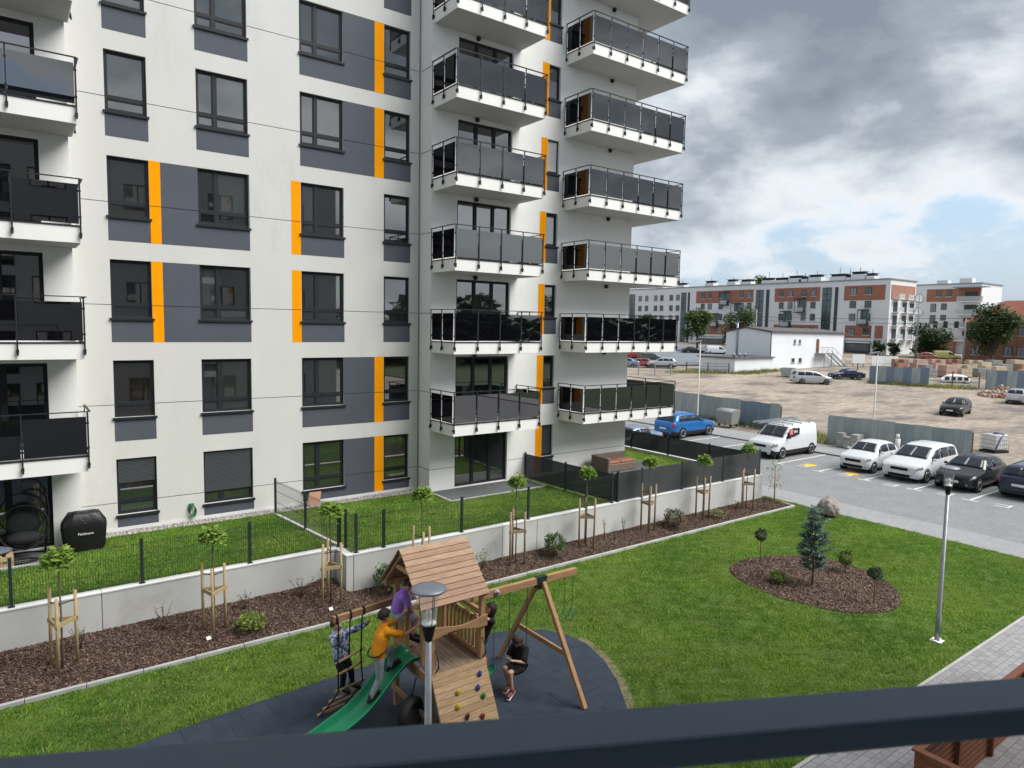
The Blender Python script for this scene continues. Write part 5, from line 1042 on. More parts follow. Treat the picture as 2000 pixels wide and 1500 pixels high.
def car(kind, label, col_, loc, rz, name='car', plate=True, group=None, roofcol=None):
    p = PROF[kind]; L_, W_ = p['L'], p['W']; fx = [a for a, _ in p['P']]; fz = [b for _, b in p['P']]; H_ = max(fz); zb = .20
    t = thing(name, label, 'van' if kind == 'van' else 'car', loc, rz, group)
    def sec(s):
        zt = float(np.interp(s, fx, fz)); e = min(s, 1-s); w_ = W_*(1-.20*max(0, 1-e/.10)**2.2); bl = min(p['belt']+.05*(s-.5), zt-.035); k = max(0, (zt-bl)/(H_-p['belt'])); b0 = zb+.10*max(0, 1-e/.07)**2
        wr_ = w_-.035-p['tum']*k; rr = .03+.05*min(1, k)
        return [(0,b0),(w_-.10,b0),(w_-.02,b0+.10),(w_,b0+.27),(w_-.008,(b0+.27+bl)/2+.02),(w_-.035,bl),(wr_,zt-rr),(wr_-.13,zt),(wr_*.5,zt+.012),(0,zt+.018)]
    def S(s, j):
        q = sec(s); i = min(int(j), 8); f_ = j-i; return (L_*(.5-s), q[i][0]+(q[i+1][0]-q[i][0])*f_, q[i][1]+(q[i+1][1]-q[i][1])*f_)
    ss = sorted(set([0,.004,.012,.025]+[round(x, 4) for x in np.linspace(.04, .96, 44)]+fx+[.975,.988,.996,1])); mb = MB(); n = 19
    for s in ss:
        q = sec(s); x = L_*(.5-s); row = [(x, -a, z) for a, z in q]+[(x, a, z) for a, z in q[-2::-1]]
        mb.v += row
    m_ = 19
    for i in range(len(ss)-1):
        for j in range(m_-1):
            mid = (sec(ss[i])[min(j, 17-j)][1]); mi = 1 if (p.get('clad') and (j < 3 or j > 14)) else 0
            mb.f.append((i*m_+j, i*m_+j+1, (i+1)*m_+j+1, (i+1)*m_+j)); mb.m.append(mi); mb.sm.append(True)
    for i, fl_ in ((0, False), (len(ss)-1, True)):
        f = tuple(i*m_+j for j in range(m_)); mb.f.append(f if fl_ else f[::-1]); mb.m.append(0); mb.sm.append(False)
    mb.build('body', [col_, BLACK], t)
    def patch(s0, s1, j0, j1, mat, nm, off=.007, ns=6, nj=4, mirror=0):
        q = MB(); P = [[Vector(S(s0+(s1-s0)*a/ns, j0+(j1-j0)*b/nj)) for b in range(nj+1)] for a in range(ns+1)]; 
        nrm = (P[1][0]-P[0][0]).cross(P[0][1]-P[0][0])
        if mirror == 2: nrm.y = 0
        nrm.normalize(); c = Vector((0,0,.7)); 
        if (P[ns//2][nj//2]-Vector((P[ns//2][nj//2].x*.8,0,.7))).dot(nrm) < 0: nrm = -nrm
        for sgn in ((1, -1) if mirror == 2 else (1,) if mirror == 0 else (-1,)):
            o = len(q.v)
            for r_ in P:
                for v in r_: u = v+nrm*off; q.v.append((u.x, u.y*sgn, u.z))
            for a in range(ns):
                for b in range(nj): q.f.append((o+a*(nj+1)+b, o+a*(nj+1)+b+1, o+(a+1)*(nj+1)+b+1, o+(a+1)*(nj+1)+b)); q.m.append(0); q.sm.append(True)
        o = q.build(nm, mat, t); md = o.modifiers.new('s', 'SOLIDIFY'); md.thickness = .006; md.offset = 0; return o
    patch(p['ws'][0]+.008, p['ws'][1], 7.0, 9, CGL, 'windscreen', .018, 6, 4, 2); patch(p['rw'][0], p['rw'][1], 7.0, 9, CGL, 'rear_window', .018, 4, 4, 2)
    for a, b in p['side']:
        for mr in (0, 1): patch(a, b, 5.1, 5.93, CGL, 'side_window', .012, 5, 2, mr)
    for mr in (0, 1):
        patch(.004, .085, 4.1, 5.0, HDL, 'headlight', .016, 4, 2, mr); patch(.955, .996, 4.0, 5.0, TLR, 'taillight', .016, 3, 2, mr)
    x = L_/2; zf = float(np.interp(.012, fx, fz)); MB().box(x-.05, x+.012, -.40, .40, zf-.20, zf-.07).build('grille', ARCH, t); bevel(MB().box(x-.08, x+.016, -.52, .52, .27, .42).build('air_intake', ARCH, t), .03, 2)
    for sg in (-1, 1): MB().ellipsoid((x-.03, sg*.60, .38), (.05,.07,.05), 8, 5).build('fog_lamp', HDL, t)
    bevel(MB().box(-x-.012, -x+.06, -.6, .6, .26, .42).build('rear_bumper', BLACK, t), .02)
    if plate: MB().box(x, x+.022, -.26, .26, .43, .54).build('number_plate', PLT, t)
    MB().box(-x-.022, -x+.02, -.26, .26, .60, .71).build('number_plate', PLT, t)
    for sg in (-1, 1): MB().ellipsoid((L_*(.5-p['ws'][0]-.07), sg*(W_+.06), p['belt']+.06), (.07,.10,.065), 10, 6).build('mirror', col_ if kind != 'van' else BLACK, t)
    if kind == 'estate':
        for sg in (-1, 1): MB().tube([(.35, sg*.55, 1.47), (.25, sg*.56, 1.51), (-1.3, sg*.56, 1.49), (-1.42, sg*.55, 1.45)], .014, 6).build('roof_rail', GALV, t)
    for f_ in p['wb']:
        for sg in (-1, 1):
            xx = L_*(.5-f_); r_ = p['wr']
            MB().lathe((xx, sg*(W_-.10), r_), [(r_+.045,-.02),(r_+.045,.104 if sg > 0 else -.104)], 22, 0, 'y').build('wheel_arch', ARCH, t)
            w_ = MB().lathe((0,0,0), [(r_*.62,-.1),(r_*.95,-.1),(r_,-.07),(r_,.07),(r_*.95,.1),(r_*.62,.1)], 22, 0, 'y').build('wheel', TYRE, t); w_.location = (xx, sg*(W_-.085), r_)
            rm = MB().lathe((0,0,0), [(r_*.66,-.085),(r_*.66,.085)], 18, 0, 'y')
            rm.build('rim_backing', ARCH, w_); sp_ = MB()
            for k in range(5): a = k*1.2566; sp_.beam((r_*.08*math.cos(a), sg*.09, r_*.08*math.sin(a)), (r_*.62*math.cos(a), sg*.095, r_*.62*math.sin(a)), .05, .012, 0, (0,1,0))
            sp_.tube([(r_*.62*math.cos(a), sg*.092, r_*.62*math.sin(a)) for a in np.linspace(0, 6.283, 19)], .018, 6); sp_.build('rim', RIM, w_)
    return t
RZ_ = -.03
WHT = paint('car_white', (.60,.62,.64)); BLK = paint('car_black', (.010,.010,.012)); NAVY = paint('car_navy', (.012,.018,.05)); BLU = paint('car_blue', (.015,.14,.42), .25, .3); SLV = paint('car_silver', (.45,.47,.49), .3, .5); GRB = paint('car_grey_blue', (.20,.25,.33), .28, .4); RED = paint('car_red', (.28,.03,.02)); GRN = paint('car_dark_green', (.03,.06,.055))
va = car('van', 'white panel van with a ladder on its roof rack parked in the lot', WHT, (36.45, 22.45, RZ_), math.pi, 'panel_van')
for i in range(4): MB().box(-1.55+i*.9, -1.50+i*.9, -.72, .72, 1.885, 1.92).box(-1.55+i*.9, -1.50+i*.9, -.72, -.68, 1.80, 1.885).box(-1.55+i*.9, -1.50+i*.9, .68, .72, 1.80, 1.885).build('roof_bar', STEELG, va)
MB().box(-.1, .95, .935, .95, 1.28, 1.68).build('side_decal', BLACK, va); MB().box(.55, .92, .951, .957, 1.31, 1.66).build('decal_red', M('decal_red', (.55,.03,.04), .5, .1), va)
for z in (1.40, 1.48, 1.56): MB().box(.60, .88, .9575, .960, z, z+.03).build('decal_print', WHT, va)
for x0, x1 in ((.12, .2), (.26, .46)): MB().box(x0, x1, .951, .957, 1.42, 1.56).build('decal_print', WHT, va)
la = thing('ladder', 'aluminium ladder lying on the roof rack of the white van', 'ladder', (36.45, 22.45, 1.93), math.pi)
for y in (-.52, -.16): MB().box(-1.7, 2.3, y-.02, y+.02, 0, .09).build('stile', GALV, la)
for i in range(14): MB().tube([(-1.6+i*.28, -.5, .045), (-1.6+i*.28, -.18, .045)], .015, 6).build('rung', GALV, la)
car('small', 'small rounded white hatchback parked beside the white van', WHT, (36.75, 17.55, RZ_), math.pi, 'small_hatchback')
car('mpv', 'white people carrier parked between the small white hatchback and the black car', WHT, (37.1, 15.15, RZ_), math.pi, 'people_carrier')
car('hatch', 'black hatchback parked behind the lamp post, nose to the road', BLK, (36.95, 12.85, RZ_), math.pi, 'hatchback')
car('estate', 'dark blue estate car at the right edge of the parking row, tail to the road', NAVY, (37.75, 10.45, RZ_), 0, 'estate_car')
car('suv', 'bright blue crossover parked tail to the road beyond the netted fence', BLU, (36.9, 30.1, RZ_), 0, 'crossover')
car('sedan', 'grey-blue saloon half hidden behind the netted fence, beside the white tower', GRB, (29.5, 28.2, RZ_), math.pi, 'saloon_car')
def gz(x, y): return zg(x, y)-.05
car('hatch', 'black hatchback standing alone on the dirt lot', BLK, (67.7, 25.1, gz(67.7, 25.1)), math.pi+.15, 'hatchback')
car('mpv', 'silver minivan standing on the dirt lot before the white warehouse', SLV, (79.8, 45.8, gz(79.8, 45.8)), -.75, 'minivan')
car('sedan', 'navy saloon on the dirt lot behind the silver minivan', NAVY, (90.2, 46.8, gz(90.2, 46.8)), math.pi-.6, 'saloon_car')
car('estate', 'silver estate car at the right edge of the dirt lot by the rubble', SLV, (82.8, 24.9, gz(82.8, 24.9)), .1, 'estate_car')
for k, (x, y, kd, cc, lb, rz) in enumerate([(89.5,84.5,'suv',RED,'red car in the far parking lot left of the dirt lot',-.5),(89.5,81.0,'estate',GRN,'dark green car in the far parking lot beside the red one',-.5),(77.5,72.5,'hatch',RED,'dark red car nearest in the far parking lot',2.4),(79.5,69.8,'suv',SLV,'silver car with raised tail in the far parking lot',2.4),(75.6,73.6,'sedan',GRB,'bluish car at the left of the far parking lot',2.4),(112.5,90.5,'sedan',BLK,'black car on the far road left of the white van',-.6),(114.5,86.0,'van',WHT,'white van on the far road before the apartment block',-.75)]):
    car(kd, lb, cc, (x, y, gz(x, y)), rz, 'parked_car' if kd != 'van' else 'delivery_van', False, 'cars beyond the dirt lot')
# ================================================================== YARD THINGS
CORR = [M('corrugated_steel_%d' % i, c, .5, .22, 1.2, .2, 20, metal=.35, dirt=((.22,.19,.16), 1.6, .58, .8), stretch=(1,1,.25)) for i, c in enumerate([(.30,.35,.36), (.26,.31,.33), (.34,.38,.38), (.17,.225,.29)])]
def corrugated(label, a, b, h, blue=(), z0=None):
    a, b = Vector((*a, 0)), Vector((*b, 0)); d = b-a; l = d.length; n = max(2, int(l/.9)); ang = math.atan2(d.y, d.x); t = thing('corrugated_fence', label, 'fence', (a.x, a.y, zg(a.x, a.y)-.05 if z0 is None else z0), ang); sw = l/n
    for i in range(n):
        q = MB(); k = 24; hh = h+rnd.uniform(-.05, .05)
        for j in range(k+1):
            x = sw*j/k; y = (.0, .022, .022, .0)[j % 4] if True else 0; q.v += [(x, y, 0), (x, y, hh)]
        for j in range(k): q.f.append((2*j, 2*j+2, 2*j+3, 2*j+1)); q.m.append(0); q.sm.append(False)
        o = q.build('corrugated_sheet', CORR[3] if i in blue else rnd.choice(CORR[:3]), t); o.location = (i*sw-.01*(i % 2), .008*(i % 2), 0); md = o.modifiers.new('s', 'SOLIDIFY'); md.thickness = .004
    for i in range(0, n+1, 2): MB().box(i*sw-.03, i*sw+.03, .04, .10, 0, h-.1).build('post', M('rusty_post', (.10,.06,.045), .9, .2), t)
corrugated('grey corrugated metal fence with a bluish stretch, behind the blue crossover', (45.6, 38.5), (44.3, 27.6), 1.9, (8, 9, 10)); corrugated('grey corrugated metal fence behind the small white hatchback and people carrier', (42.2, 22.9), (43.0, 15.0), 1.9)
corrugated('bluish corrugated fence at the far side of the dirt lot', (87.8, 42.6), (90.2, 36.6), 2.2, (0, 2, 4, 6)); corrugated('bluish corrugated fence by the rubble at the right edge', (94.5, 32.0), (97, 27.5), 2.3, (1, 3))
def waste(x, y, label, rz):
    t = thing('waste_container', label, 'container', (x, y, .03), rz); g_ = M('grey_container', (.26,.27,.27), .6, .2, 3, dirt=((.16,.15,.13), 3, .5, .7))
    MB().add([(-.6,-.42,.2),(.6,-.42,.2),(.6,.42,.2),(-.6,.42,.2),(-.68,-.52,1.1),(.68,-.52,1.1),(.68,.52,1.1),(-.68,.52,1.1)], [(0,3,2,1),(0,1,5,4),(1,2,6,5),(2,3,7,6),(3,0,4,7),(4,5,6,7)]).build('bin_body', g_, t)
    q = MB()
    for i in range(9): a, b = math.pi*i/8, 0; q.v += [(-.7, -.54*math.cos(a), 1.11+.22*math.sin(a)), (.7, -.54*math.cos(a), 1.11+.22*math.sin(a))]
    for i in range(8): q.f.append((2*i, 2*i+1, 2*i+3, 2*i+2)); q.m.append(0); q.sm.append(True)
    q.f += [tuple(range(0, 18, 2)), tuple(range(1, 18, 2))[::-1]]; q.m += [0, 0]; q.sm += [False, False]; q.build('lid', g_, t)
    for i in range(5): MB().box(-.5+i*.24, -.46+i*.24, -.535, -.46, .3, 1.05).build('rib', g_, t)
    for sx in (-.5, .5):
        for sy in (-.35, .35): MB().lathe((sx, sy, .1), [(.1,-.025),(.1,.025)], 12, 0, 'y').build('wheel', TYRE, t)
    for s in (-1, 1): MB().tube([(s*.72,-.1,.95),(s*.78,-.1,.95),(s*.78,.1,.95),(s*.72,.1,.95)], .018, 6).build('handle', STEELG, t)
waste(42.9, 31.0, 'grey wheeled waste container by the corrugated fence beyond the crossover', 1.6)
STN = [M('pale_stone_block_%d' % i, c, .9, .2, 5, .4, 30) for i, c in enumerate([(.34,.33,.31), (.28,.27,.26), (.39,.38,.36)])]
def block_stack(x, y, label, nx, ny, nz, sz, mats, rz=0, z=None, name='stone_pallet', pal=True):
    t = thing(name, label, 'stack', (x, y, (zg(x, y)-.04) if z is None else z), rz)
    if pal:
        for yy in (-.45, 0, .45): MB().box(-nx*sz[0]/2, nx*sz[0]/2, yy*ny*sz[1]-.05, yy*ny*sz[1]+.05, 0, .1).build('pallet_board', PALW, t)
    for k in range(nz):
        for i in range(nx):
            for j in range(ny):
                if k == nz-1 and rnd.random() < .2: continue
                x0, y0, z0 = (i-nx/2)*sz[0], (j-ny/2)*sz[1], .11+k*sz[2]; e = .008; MB().box(x0+e, x0+sz[0]-e, y0+e, y0+sz[1]-e, z0, z0+sz[2]-e).build('block', rnd.choice(mats), t)
block_stack(41.75, 21.2, 'pallet of weathered stone blocks left of the small white hatchback', 2, 3, 4, (.42,.45,.22), STN); block_stack(42.2, 16.9, 'pallet of stone blocks behind the white people carrier', 2, 3, 4, (.42,.45,.22), STN)
tag(MB().tube([(41.9,18.45,.03),(41.9,18.45,1.0)], .14, 10).tube([(41.9,18.45,1.0),(41.95,18.5,1.25)], .1, 8).build('rolled_fleece', M('white_roll', (.62,.62,.6), .8, .12, 6)), 'pale upright roll standing against the corrugated fence', 'roll')
t = thing('liquid_tank', 'white plastic tank in a wire cage with a blue strap on the dirt', 'tank', (48.9, 15.85, -.04), -.3); bevel(MB().box(-.55,.55,-.46,.46,.18,1.12).build('tank', M('tank_white', (.62,.62,.60), .5, .12, 3), t), .06, 2); MB().lathe((0,0,1.12), [(.12,0),(.12,.06)], 14).build('cap', BLACK, t)
bc = M('cage_steel', (.33,.35,.38), .45, .1, metal=.5)
for i in range(7):
    x = -.57+i*.19; MB().tube([(x,-.49,.15),(x,-.49,1.14),(x,.49,1.14),(x,.49,.15)], .011, 5).build('cage_bar', bc, t)
for z in (.3,.55,.8,1.05): MB().tube([(-.58,-.49,z),(.58,-.49,z),(.58,.49,z),(-.58,.49,z),(-.58,-.49,z)], .011, 5).build('cage_bar', bc, t)
MB().box(-.6,.6,-.5,.5,0,.14).build('pallet', BLACK, t); MB().tube([(-.59,-.50,.2),(-.2,-.51,.9),(.1,-.47,1.16),(.3,.2,1.17),(.59,.3,1.1),(.6,.3,.2)], .035, 6).build('strap', M('blue_strap', (.05,.08,.30), .6, .1), t)
def tall_lamp(x, y, h, label):
    z = zg(x, y); t = thing('street_lamp', label, 'street lamp', (x, y, z-.03)); MB().lathe((0,0,0), [(.09,0),(.08,.8),(.055,.85),(.04,h)], 10).build('pole', M('pale_pole', (.5,.5,.47), .6, .08), t); MB().obox((-.22,.12,h+.03), (.3,-.16,.05), (.06,.1,0), (0,0,.04)).build('lamp_head', STEELG, t)
tall_lamp(41.5, 32.7, 6.3, 'slim street lamp beside the bluish part of the corrugated fence'); tall_lamp(48.6, 23.1, 5.8, 'slim street lamp rising behind the white people carrier')
WEED = leafmat('weeds', (.09,.12,.03), (.25,.25,.10), .6, .25)
pts = []
for (a, b, n_, sp_) in (((45.9,38),(44.6,27.6),700,.3),((42.7,22.9),(43.4,15),700,.25),((44.8,27),(42.8,23.5),900,.6),((82,58.2),(92.5,59),1600,.7),((88.1,42.3),(90.2,36.8),800,.5),((90.2,36.3),(93,33),500,.8),((76,64),(82,60),700,.9)):
    u = nr.random(n_); x = a[0]+(b[0]-a[0])*u+nr.normal(0, sp_, n_); y = a[1]+(b[1]-a[1])*u+nr.normal(0, sp_, n_); pts += [(p, q, zg(p, q)-.06) for p, q in zip(x, y)]
grass('weeds', np.array(pts), .15, .5, [WEED, GR2], 'tufts of weeds along the dirt lot and its fences', .2, 3.)
# rubble heap
n = 700; a = nr.uniform(0, 6.28, n); r_ = nr.random(n)**.6; x = 88+r_*3.0*np.cos(a); y = 28.2+r_*2.0*np.sin(a); z = np.array([zg(p, q) for p, q in zip(x, y)])+(1-r_)*1.1*nr.random(n)
mb = MB()
for p, q, h in zip(x, y, z): v = Vector((rnd.gauss(0,1), rnd.gauss(0,1), rnd.gauss(0,1))).normalized(); u = v.orthogonal().normalized(); mb.obox((p, q, h), v*rnd.uniform(.1,.26), u*rnd.uniform(.08,.16), v.cross(u)*rnd.uniform(.05,.1), int(rnd.random() < .4))
tag(mb.build('rubble', [M('brick_rubble', (.30,.16,.11), .9, .25, 4), M('concrete_rubble', (.42,.37,.33), .9, .2, 4)]), 'heap of broken bricks and rubble beside the silver estate car', 'rubble', kind='stuff')
# ================================================================== BACKGROUND
BRK = brickmat('far_red_brick', (.34,.13,.08), (.29,.11,.07), (.36,.27,.22), .26, .09, .012, .85, (math.pi/2, 0, math.pi/2)); FWH = M('far_white_render', (.68,.69,.70), .85, .05, .15); FGL = M('far_glass', (.05,.075,.08), .08, .5, .5, ior=1.8); FDK = M('far_dark_frame', (.035,.045,.05), .5, .1)
XF = 152.
fb = thing('apartment_building', 'long white and brick five-storey block beyond the warehouse', 'building', (XF, 100, 0))
def fbox(par, y0, y1, z0, z1, x0, x1, mat, name): return MB().box(x0-XF, x1-XF, min(y0, y1)-100, max(y0, y1)-100, z0, z1).build(name, mat, par)
fbox(fb, 150, 70.5, 1.0, 18.5, XF, XF+12, FWH, 'wall'); fbox(fb, 150.2, 70.3, 18.5, 18.75, XF-.2, XF+12.2, STEELG, 'roof')
for y0, y1, z0, z1 in ((121.8,103.9,14.15,17.4),(97.9,86.2,14.15,17.4),(80.5,71.5,14.15,17.4),(121.8,103.9,5.8,8.6),(97.9,86.2,5.8,8.6),(80.3,73.7,5.8,8.6),(73.1,71.5,5.8,8.6)): fbox(fb, y0, y1, z0, z1, XF-.06, XF+.05, BRK, 'brick_panel')
def fwin(par, y0, y1, z0, z1, x=XF, pane=None):
    w_ = MB().box(x-.10-XF, x+.02-XF, min(y0,y1)-100, max(y0,y1)-100, z0, z1).build('window', FDK, par); m_ = (y0+y1)/2; d = abs(y1-y0)/2
    MB().box(x-.125-XF, x-.101-XF, m_-d+.12-100, m_-.05-100, z0+.12, z1-.12).box(x-.125-XF, x-.101-XF, m_+.05-100, m_+d-.12-100, z0+.12, z1-.12).build('pane', pane or rnd.choice([FGL, FGL, M('far_pane_pale', (.22,.24,.25), .2, .3, .6)]), w_)
    MB().box(x-.16-XF, x-.0-XF, m_-d-.1-100, m_+d+.1-100, z0-.1, z0-.002).build('sill', FWH, w_)
rows = [(15.35,16.95),(12.45,14.0),(9.6,11.2),(6.5,7.95)]
for ys_ in ((142.5,139.9,136.4,134.1,130.6,128.2),):
    for y in ys_:
        for z0, z1 in rows[:3]: fwin(fb, y-.6, y+.6, z0-.3, z1-.3)
for y in (119.5,117.2,113.7,107.3,105.0):
    for r_i, (z0, z1) in enumerate(rows): fwin(fb, y-.62, y+.62, z0, z1)
for y in (96.0,93.65,90.1,87.8):
    for z0, z1 in rows: fwin(fb, y-.6, y+.6, z0, z1)
for y in (78.4,75.05):
    for z0, z1 in rows: fwin(fb, y-.7, y+.7, z0, z1)
for y0, y1 in ((147.0,144.6),(127.0,125.2),(103.1,101.0),(85.6,83.4)):   # glazed stairwells
    s = fbox(fb, y0, y1, 2.6, 17.2, XF-.12, XF, FGL, 'stair_glazing')
    for z in np.arange(2.6, 17.3, 1.45): MB().box(XF-.16-XF, XF-.121-XF, min(y0,y1)-100, max(y0,y1)-100, z-.06, z+.06).build('transom', FDK, s)
    MB().box(-.16, -.121, (y0+y1)/2-.05-100, (y0+y1)/2+.05-100, 2.6, 17.2).build('mullion', FDK, s)
for y0, y1 in ((124.6,124.0),(100.2,99.4),(82.6,81.9)): fbox(fb, y0, y1, 2.6, 17.2, XF-.14, XF, FDK, 'dark_strip')
for y0, y1, z0, z1 in ((113.2,111.0,13.4,17.0),(109.6,107.4,10.6,14.0),(95.4,93.1,7.9,11.9),(91.8,89.5,11.4,14.9),(76.6,74.6,8.6,12.1),(116,114,7.7,11.4)):   # glass bays
    s = fbox(fb, y0, y1, z0, z0+.25, XF-1.3, XF-.13, FDK, 'bay_balcony'); MB().box(-1.3, -.13, min(y0,y1)-100, max(y0,y1)-100, z1-.25, z1).build('bay_roof', FDK, s); MB().box(-1.28, -1.24, min(y0,y1)-100, max(y0,y1)-100, z0+.3, z0+1.3).build('glass_panel', M('bay_glass', (.5,.55,.55), .2, .2, alpha=.6), s); MB().box(-.126, -.10, min(y0,y1)-100+.1, max(y0,y1)-100-.1, z0+.3, z1-.3).build('pane', FGL, s)
    for yy in (y0, y1): MB().box(-1.3, -1.2, yy-.06-100, yy+.06-100, z0, z1).build('bay_post', FDK, s)
for y0, y1 in ((121,112),(111,104),(97.5,91),(90.5,86.3),(79.6,73.9)): s = fbox(fb, y0, y1, 2.4, 5.2, XF-.12, XF, FDK, 'shop_front'); MB().box(-.17, -.121, min(y0,y1)+.4-100, max(y0,y1)-.4-100, 2.9, 4.5).build('pane', FGL, s); MB().box(-.18, -.121, min(y0,y1)+.2-100, max(y0,y1)-.2-100, 4.7, 5.05).build('shop_sign', FWH, s)
for y0, y1 in ((121.9,121.2),(104.4,103.9),(97.9,97.6),(80.3,79.7),(73.8,73.2)): fbox(fb, y0, y1, 2.2, 8.6, XF-.3, XF-.18, FWH, 'pilaster')
for y, w_, h_ in ((120,1.4,1.0),(113,1.3,1.1),(108.5,1.6,.9),(102.3,1.5,1.0),(98.5,1.7,.9),(94.7,1.7,1.2),(92.5,1.0,.9),(89.5,1.6,1.2),(83.9,1.9,1.1),(81.5,.6,.8),(79.2,1.6,1.4),(76.4,.9,.9),(130,1.4,.8),(138,1.4,.8)):
    c = fbox(fb, y-w_, y+w_, 18.76, 18.76+h_, XF+3, XF+5, FWH, 'chimney'); q = MB()
    for k in range(4): yy = y-w_+w_*2*(k+.5)/4-100; q.box(3.4, 4.4, yy-.28, yy+.28, 18.76+h_, 18.76+h_+.5)
    q.box(2.9, 5.1, y-w_-.1-100, y+w_+.1-100, 18.76+h_+.5, 18.76+h_+.6); q.tube([(4, y-100, 18.76+h_+.6), (4, y-100, 18.76+h_+rnd.uniform(1.0, 2.2))], .06, 5); q.build('chimney_cap', FDK, c)
# end wall with balconies (faces the camera's right)
for k, z in enumerate((5.6, 8.5, 11.4, 14.3)):
    for x0 in (153.5, 157.8, 161.3)[:3]:
        s = fbox(fb, 70.48, 69.2, z, z+.2, x0, x0+2.6, FWH, 'balcony'); MB().box(x0-XF, x0+2.6-XF, 69.2-100, 69.26-100, z+.25, z+1.2).build('glass_panel', MATS['bay_glass'], s); MB().box(x0+.3-XF, x0+2.2-XF, 70.42-100, 70.49-100, z+.25, z+2.3).build('balcony_door', FDK, s)
fbox(fb, 70.49, 70.40, 14.3, 17.4, 152.5, 163.5, BRK, 'brick_panel')
# second block further right
XF2 = 178.
f2 = thing('apartment_building', 'shorter white and brick block with corner balconies right of the long block', 'building', (XF, 100, 0))
fbox(f2, 76.5, 62.5, 1.0, 18.6, XF2, XF2+12, FWH, 'wall'); fbox(f2, 76.7, 62.3, 18.6, 18.85, XF2-.2, XF2+12.2, STEELG, 'roof'); fbox(f2, 74.0, 67.4, 14.6, 17.6, XF2-.06, XF2+.02, BRK, 'brick_panel'); fbox(f2, 67.3, 62.7, 14.6, 17.6, XF2-.05, XF2+.02, BRK, 'brick_panel')
for y, zz in ((71.3,(15.8,17.2)),(69.2,(15.8,17.2)),(72.4,(12.2,14.2)),(70.1,(12.7,14.2)),(72.4,(9.4,11.5)),(70.1,(10.2,11.5)),(72.4,(6.3,8.3))): fwin(f2, y-.6, y+.6, zz[0], zz[1], XF2)
for z in (5.4, 8.4, 11.4, 14.4): s = fbox(f2, 66.8, 61.5, z, z+.25, XF2-2, XF2-.07, FWH, 'balcony'); MB().box(XF2-2-XF, XF2-1.94-XF, 61.5-100, 66.8-100, z+.3, z+1.3).build('glass_panel', MATS['bay_glass'], s); MB().box(XF2-.13-XF, XF2-.08-XF, 63.2-100, 65.8-100, z+.3, z+2.4).build('balcony_door', FDK, s)
fbox(f2, 67.5, 60.8, 17.65, 17.85, XF2-2.4, XF2-.07, STEELG, 'canopy')
for y, w_, h_ in ((72,1.2,1.0),(67,1.3,1.3)): fbox(f2, y-w_, y+w_, 18.86, 18.86+h_, XF2+3, XF2+5, FWH, 'chimney')
fbox(f2, 75.5, 67, 2.0, 6.2, XF2-1.0, XF2-.07, BRK, 'brick_base')
# brick house at the right edge
XH = 150.; RT = M('red_roof_tiles', (.26,.09,.055), .8, .18, .6, .5, 4)
h = thing('brick_house', 'old red brick house with a red tiled roof at the right edge', 'house', (XF, 100, 0)); ze = 9.4
fbox(h, 55, 34, 1.2, ze, XH, XH+11, brickmat('old_brick', (.27,.12,.075), (.22,.095,.06), (.30,.24,.2), .26, .09, .012, .9, (math.pi/2, 0, math.pi/2)), 'wall')
q = MB(); a = [(XH-.5, 55.4, ze), (XH-.5, 33.6, ze), (XH+11.5, 33.6, ze), (XH+11.5, 55.4, ze), (XH+5.5, 50.5, ze+4.3), (XH+5.5, 38, ze+4.3)]; q.add([(x-XF, y-100, z) for x, y, z in a], [(0,4,5,1),(1,5,2),(2,5,4,3),(3,4,0),(0,1,2,3)]).build('roof', RT, h); fbox(h, 45, 44, ze+2, ze+5.6, XH+4, XH+5, BRK, 'chimney')
for y in (53.0,47.6,45.6,42,39): fwin(h, y-.65, y+.65, 7.0, 8.6, XH, M('far_pane_pale', (.22,.24,.25), .2, .3, .6)); fwin(h, y-.65, y+.65, 3.2, 5.0, XH, MATS['far_pane_pale'])
# warehouse and annex
WH = M('warehouse_white', (.70,.72,.75), .8, .06, .3, dirt=((.5,.5,.48), .5, .6, .8)); RFE = M('bitumen_roof', (.09,.09,.095), .8, .15, .4)
wh = thing('warehouse', 'plain white warehouse with a flat dark roof edge and outside stairs', 'building', (92, 59.5, 0)); z0 = .9
MB().add([(0,0,z0-.5),(21,0,z0-.5),(21,8,z0-.5),(0,8,z0-.5),(0,0,6.85),(21,0,6.75),(21,8,7.0),(0,8,6.75),(0,4.5,7.5),(21,4.5,7.4)], [(0,1,5,4),(1,2,6,9,5),(2,3,7,6),(3,0,4,8,7),(4,5,9,8),(8,9,6,7)]).build('wall', WH, wh)
MB().beam((-.3,-.12,6.98), (21.3,-.12,6.88), .35, .22).build('roof_edge', RFE, wh); MB().beam((-.15,-.2,6.95), (-.15,4.5,7.6), .3, .16).beam((-.15,4.5,7.6), (-.15,8.2,6.95), .3, .16).build('roof_edge', RFE, wh); MB().add([(-.2,-.2,7.1),(21.2,-.2,7.0),(21.2,4.5,7.6),(-.2,4.5,7.72),(-.2,8.1,7.1),(21.2,8.1,7.1)], [(0,1,2,3),(3,2,5,4)]).build('roof', RFE, wh)
for x, zz, w_ in ((6.0,5.1,.7),(7.4,5.1,.7),(5.6,2.2,1.0),(7.6,2.2,1.0)): q = MB().box(x, x+w_, -.04, .02, zz, zz+.8).build('window', WH, wh); MB().box(x+.08, x+w_-.08, -.06, -.041, zz+.08, zz+.72).build('pane', FGL, q); MB().box(x-.05, x+w_+.05, -.1, -.0, zz-.09, zz-.01).build('sill', STEELG, q)
MB().box(12.6,13.4,-.06,.0,3.7,5.9).build('door', M('brown_door', (.16,.07,.04), .6, .1), wh); MB().box(12.3,15.6,-1.4,-.02,3.55,3.66).build('landing', STEELG, wh)
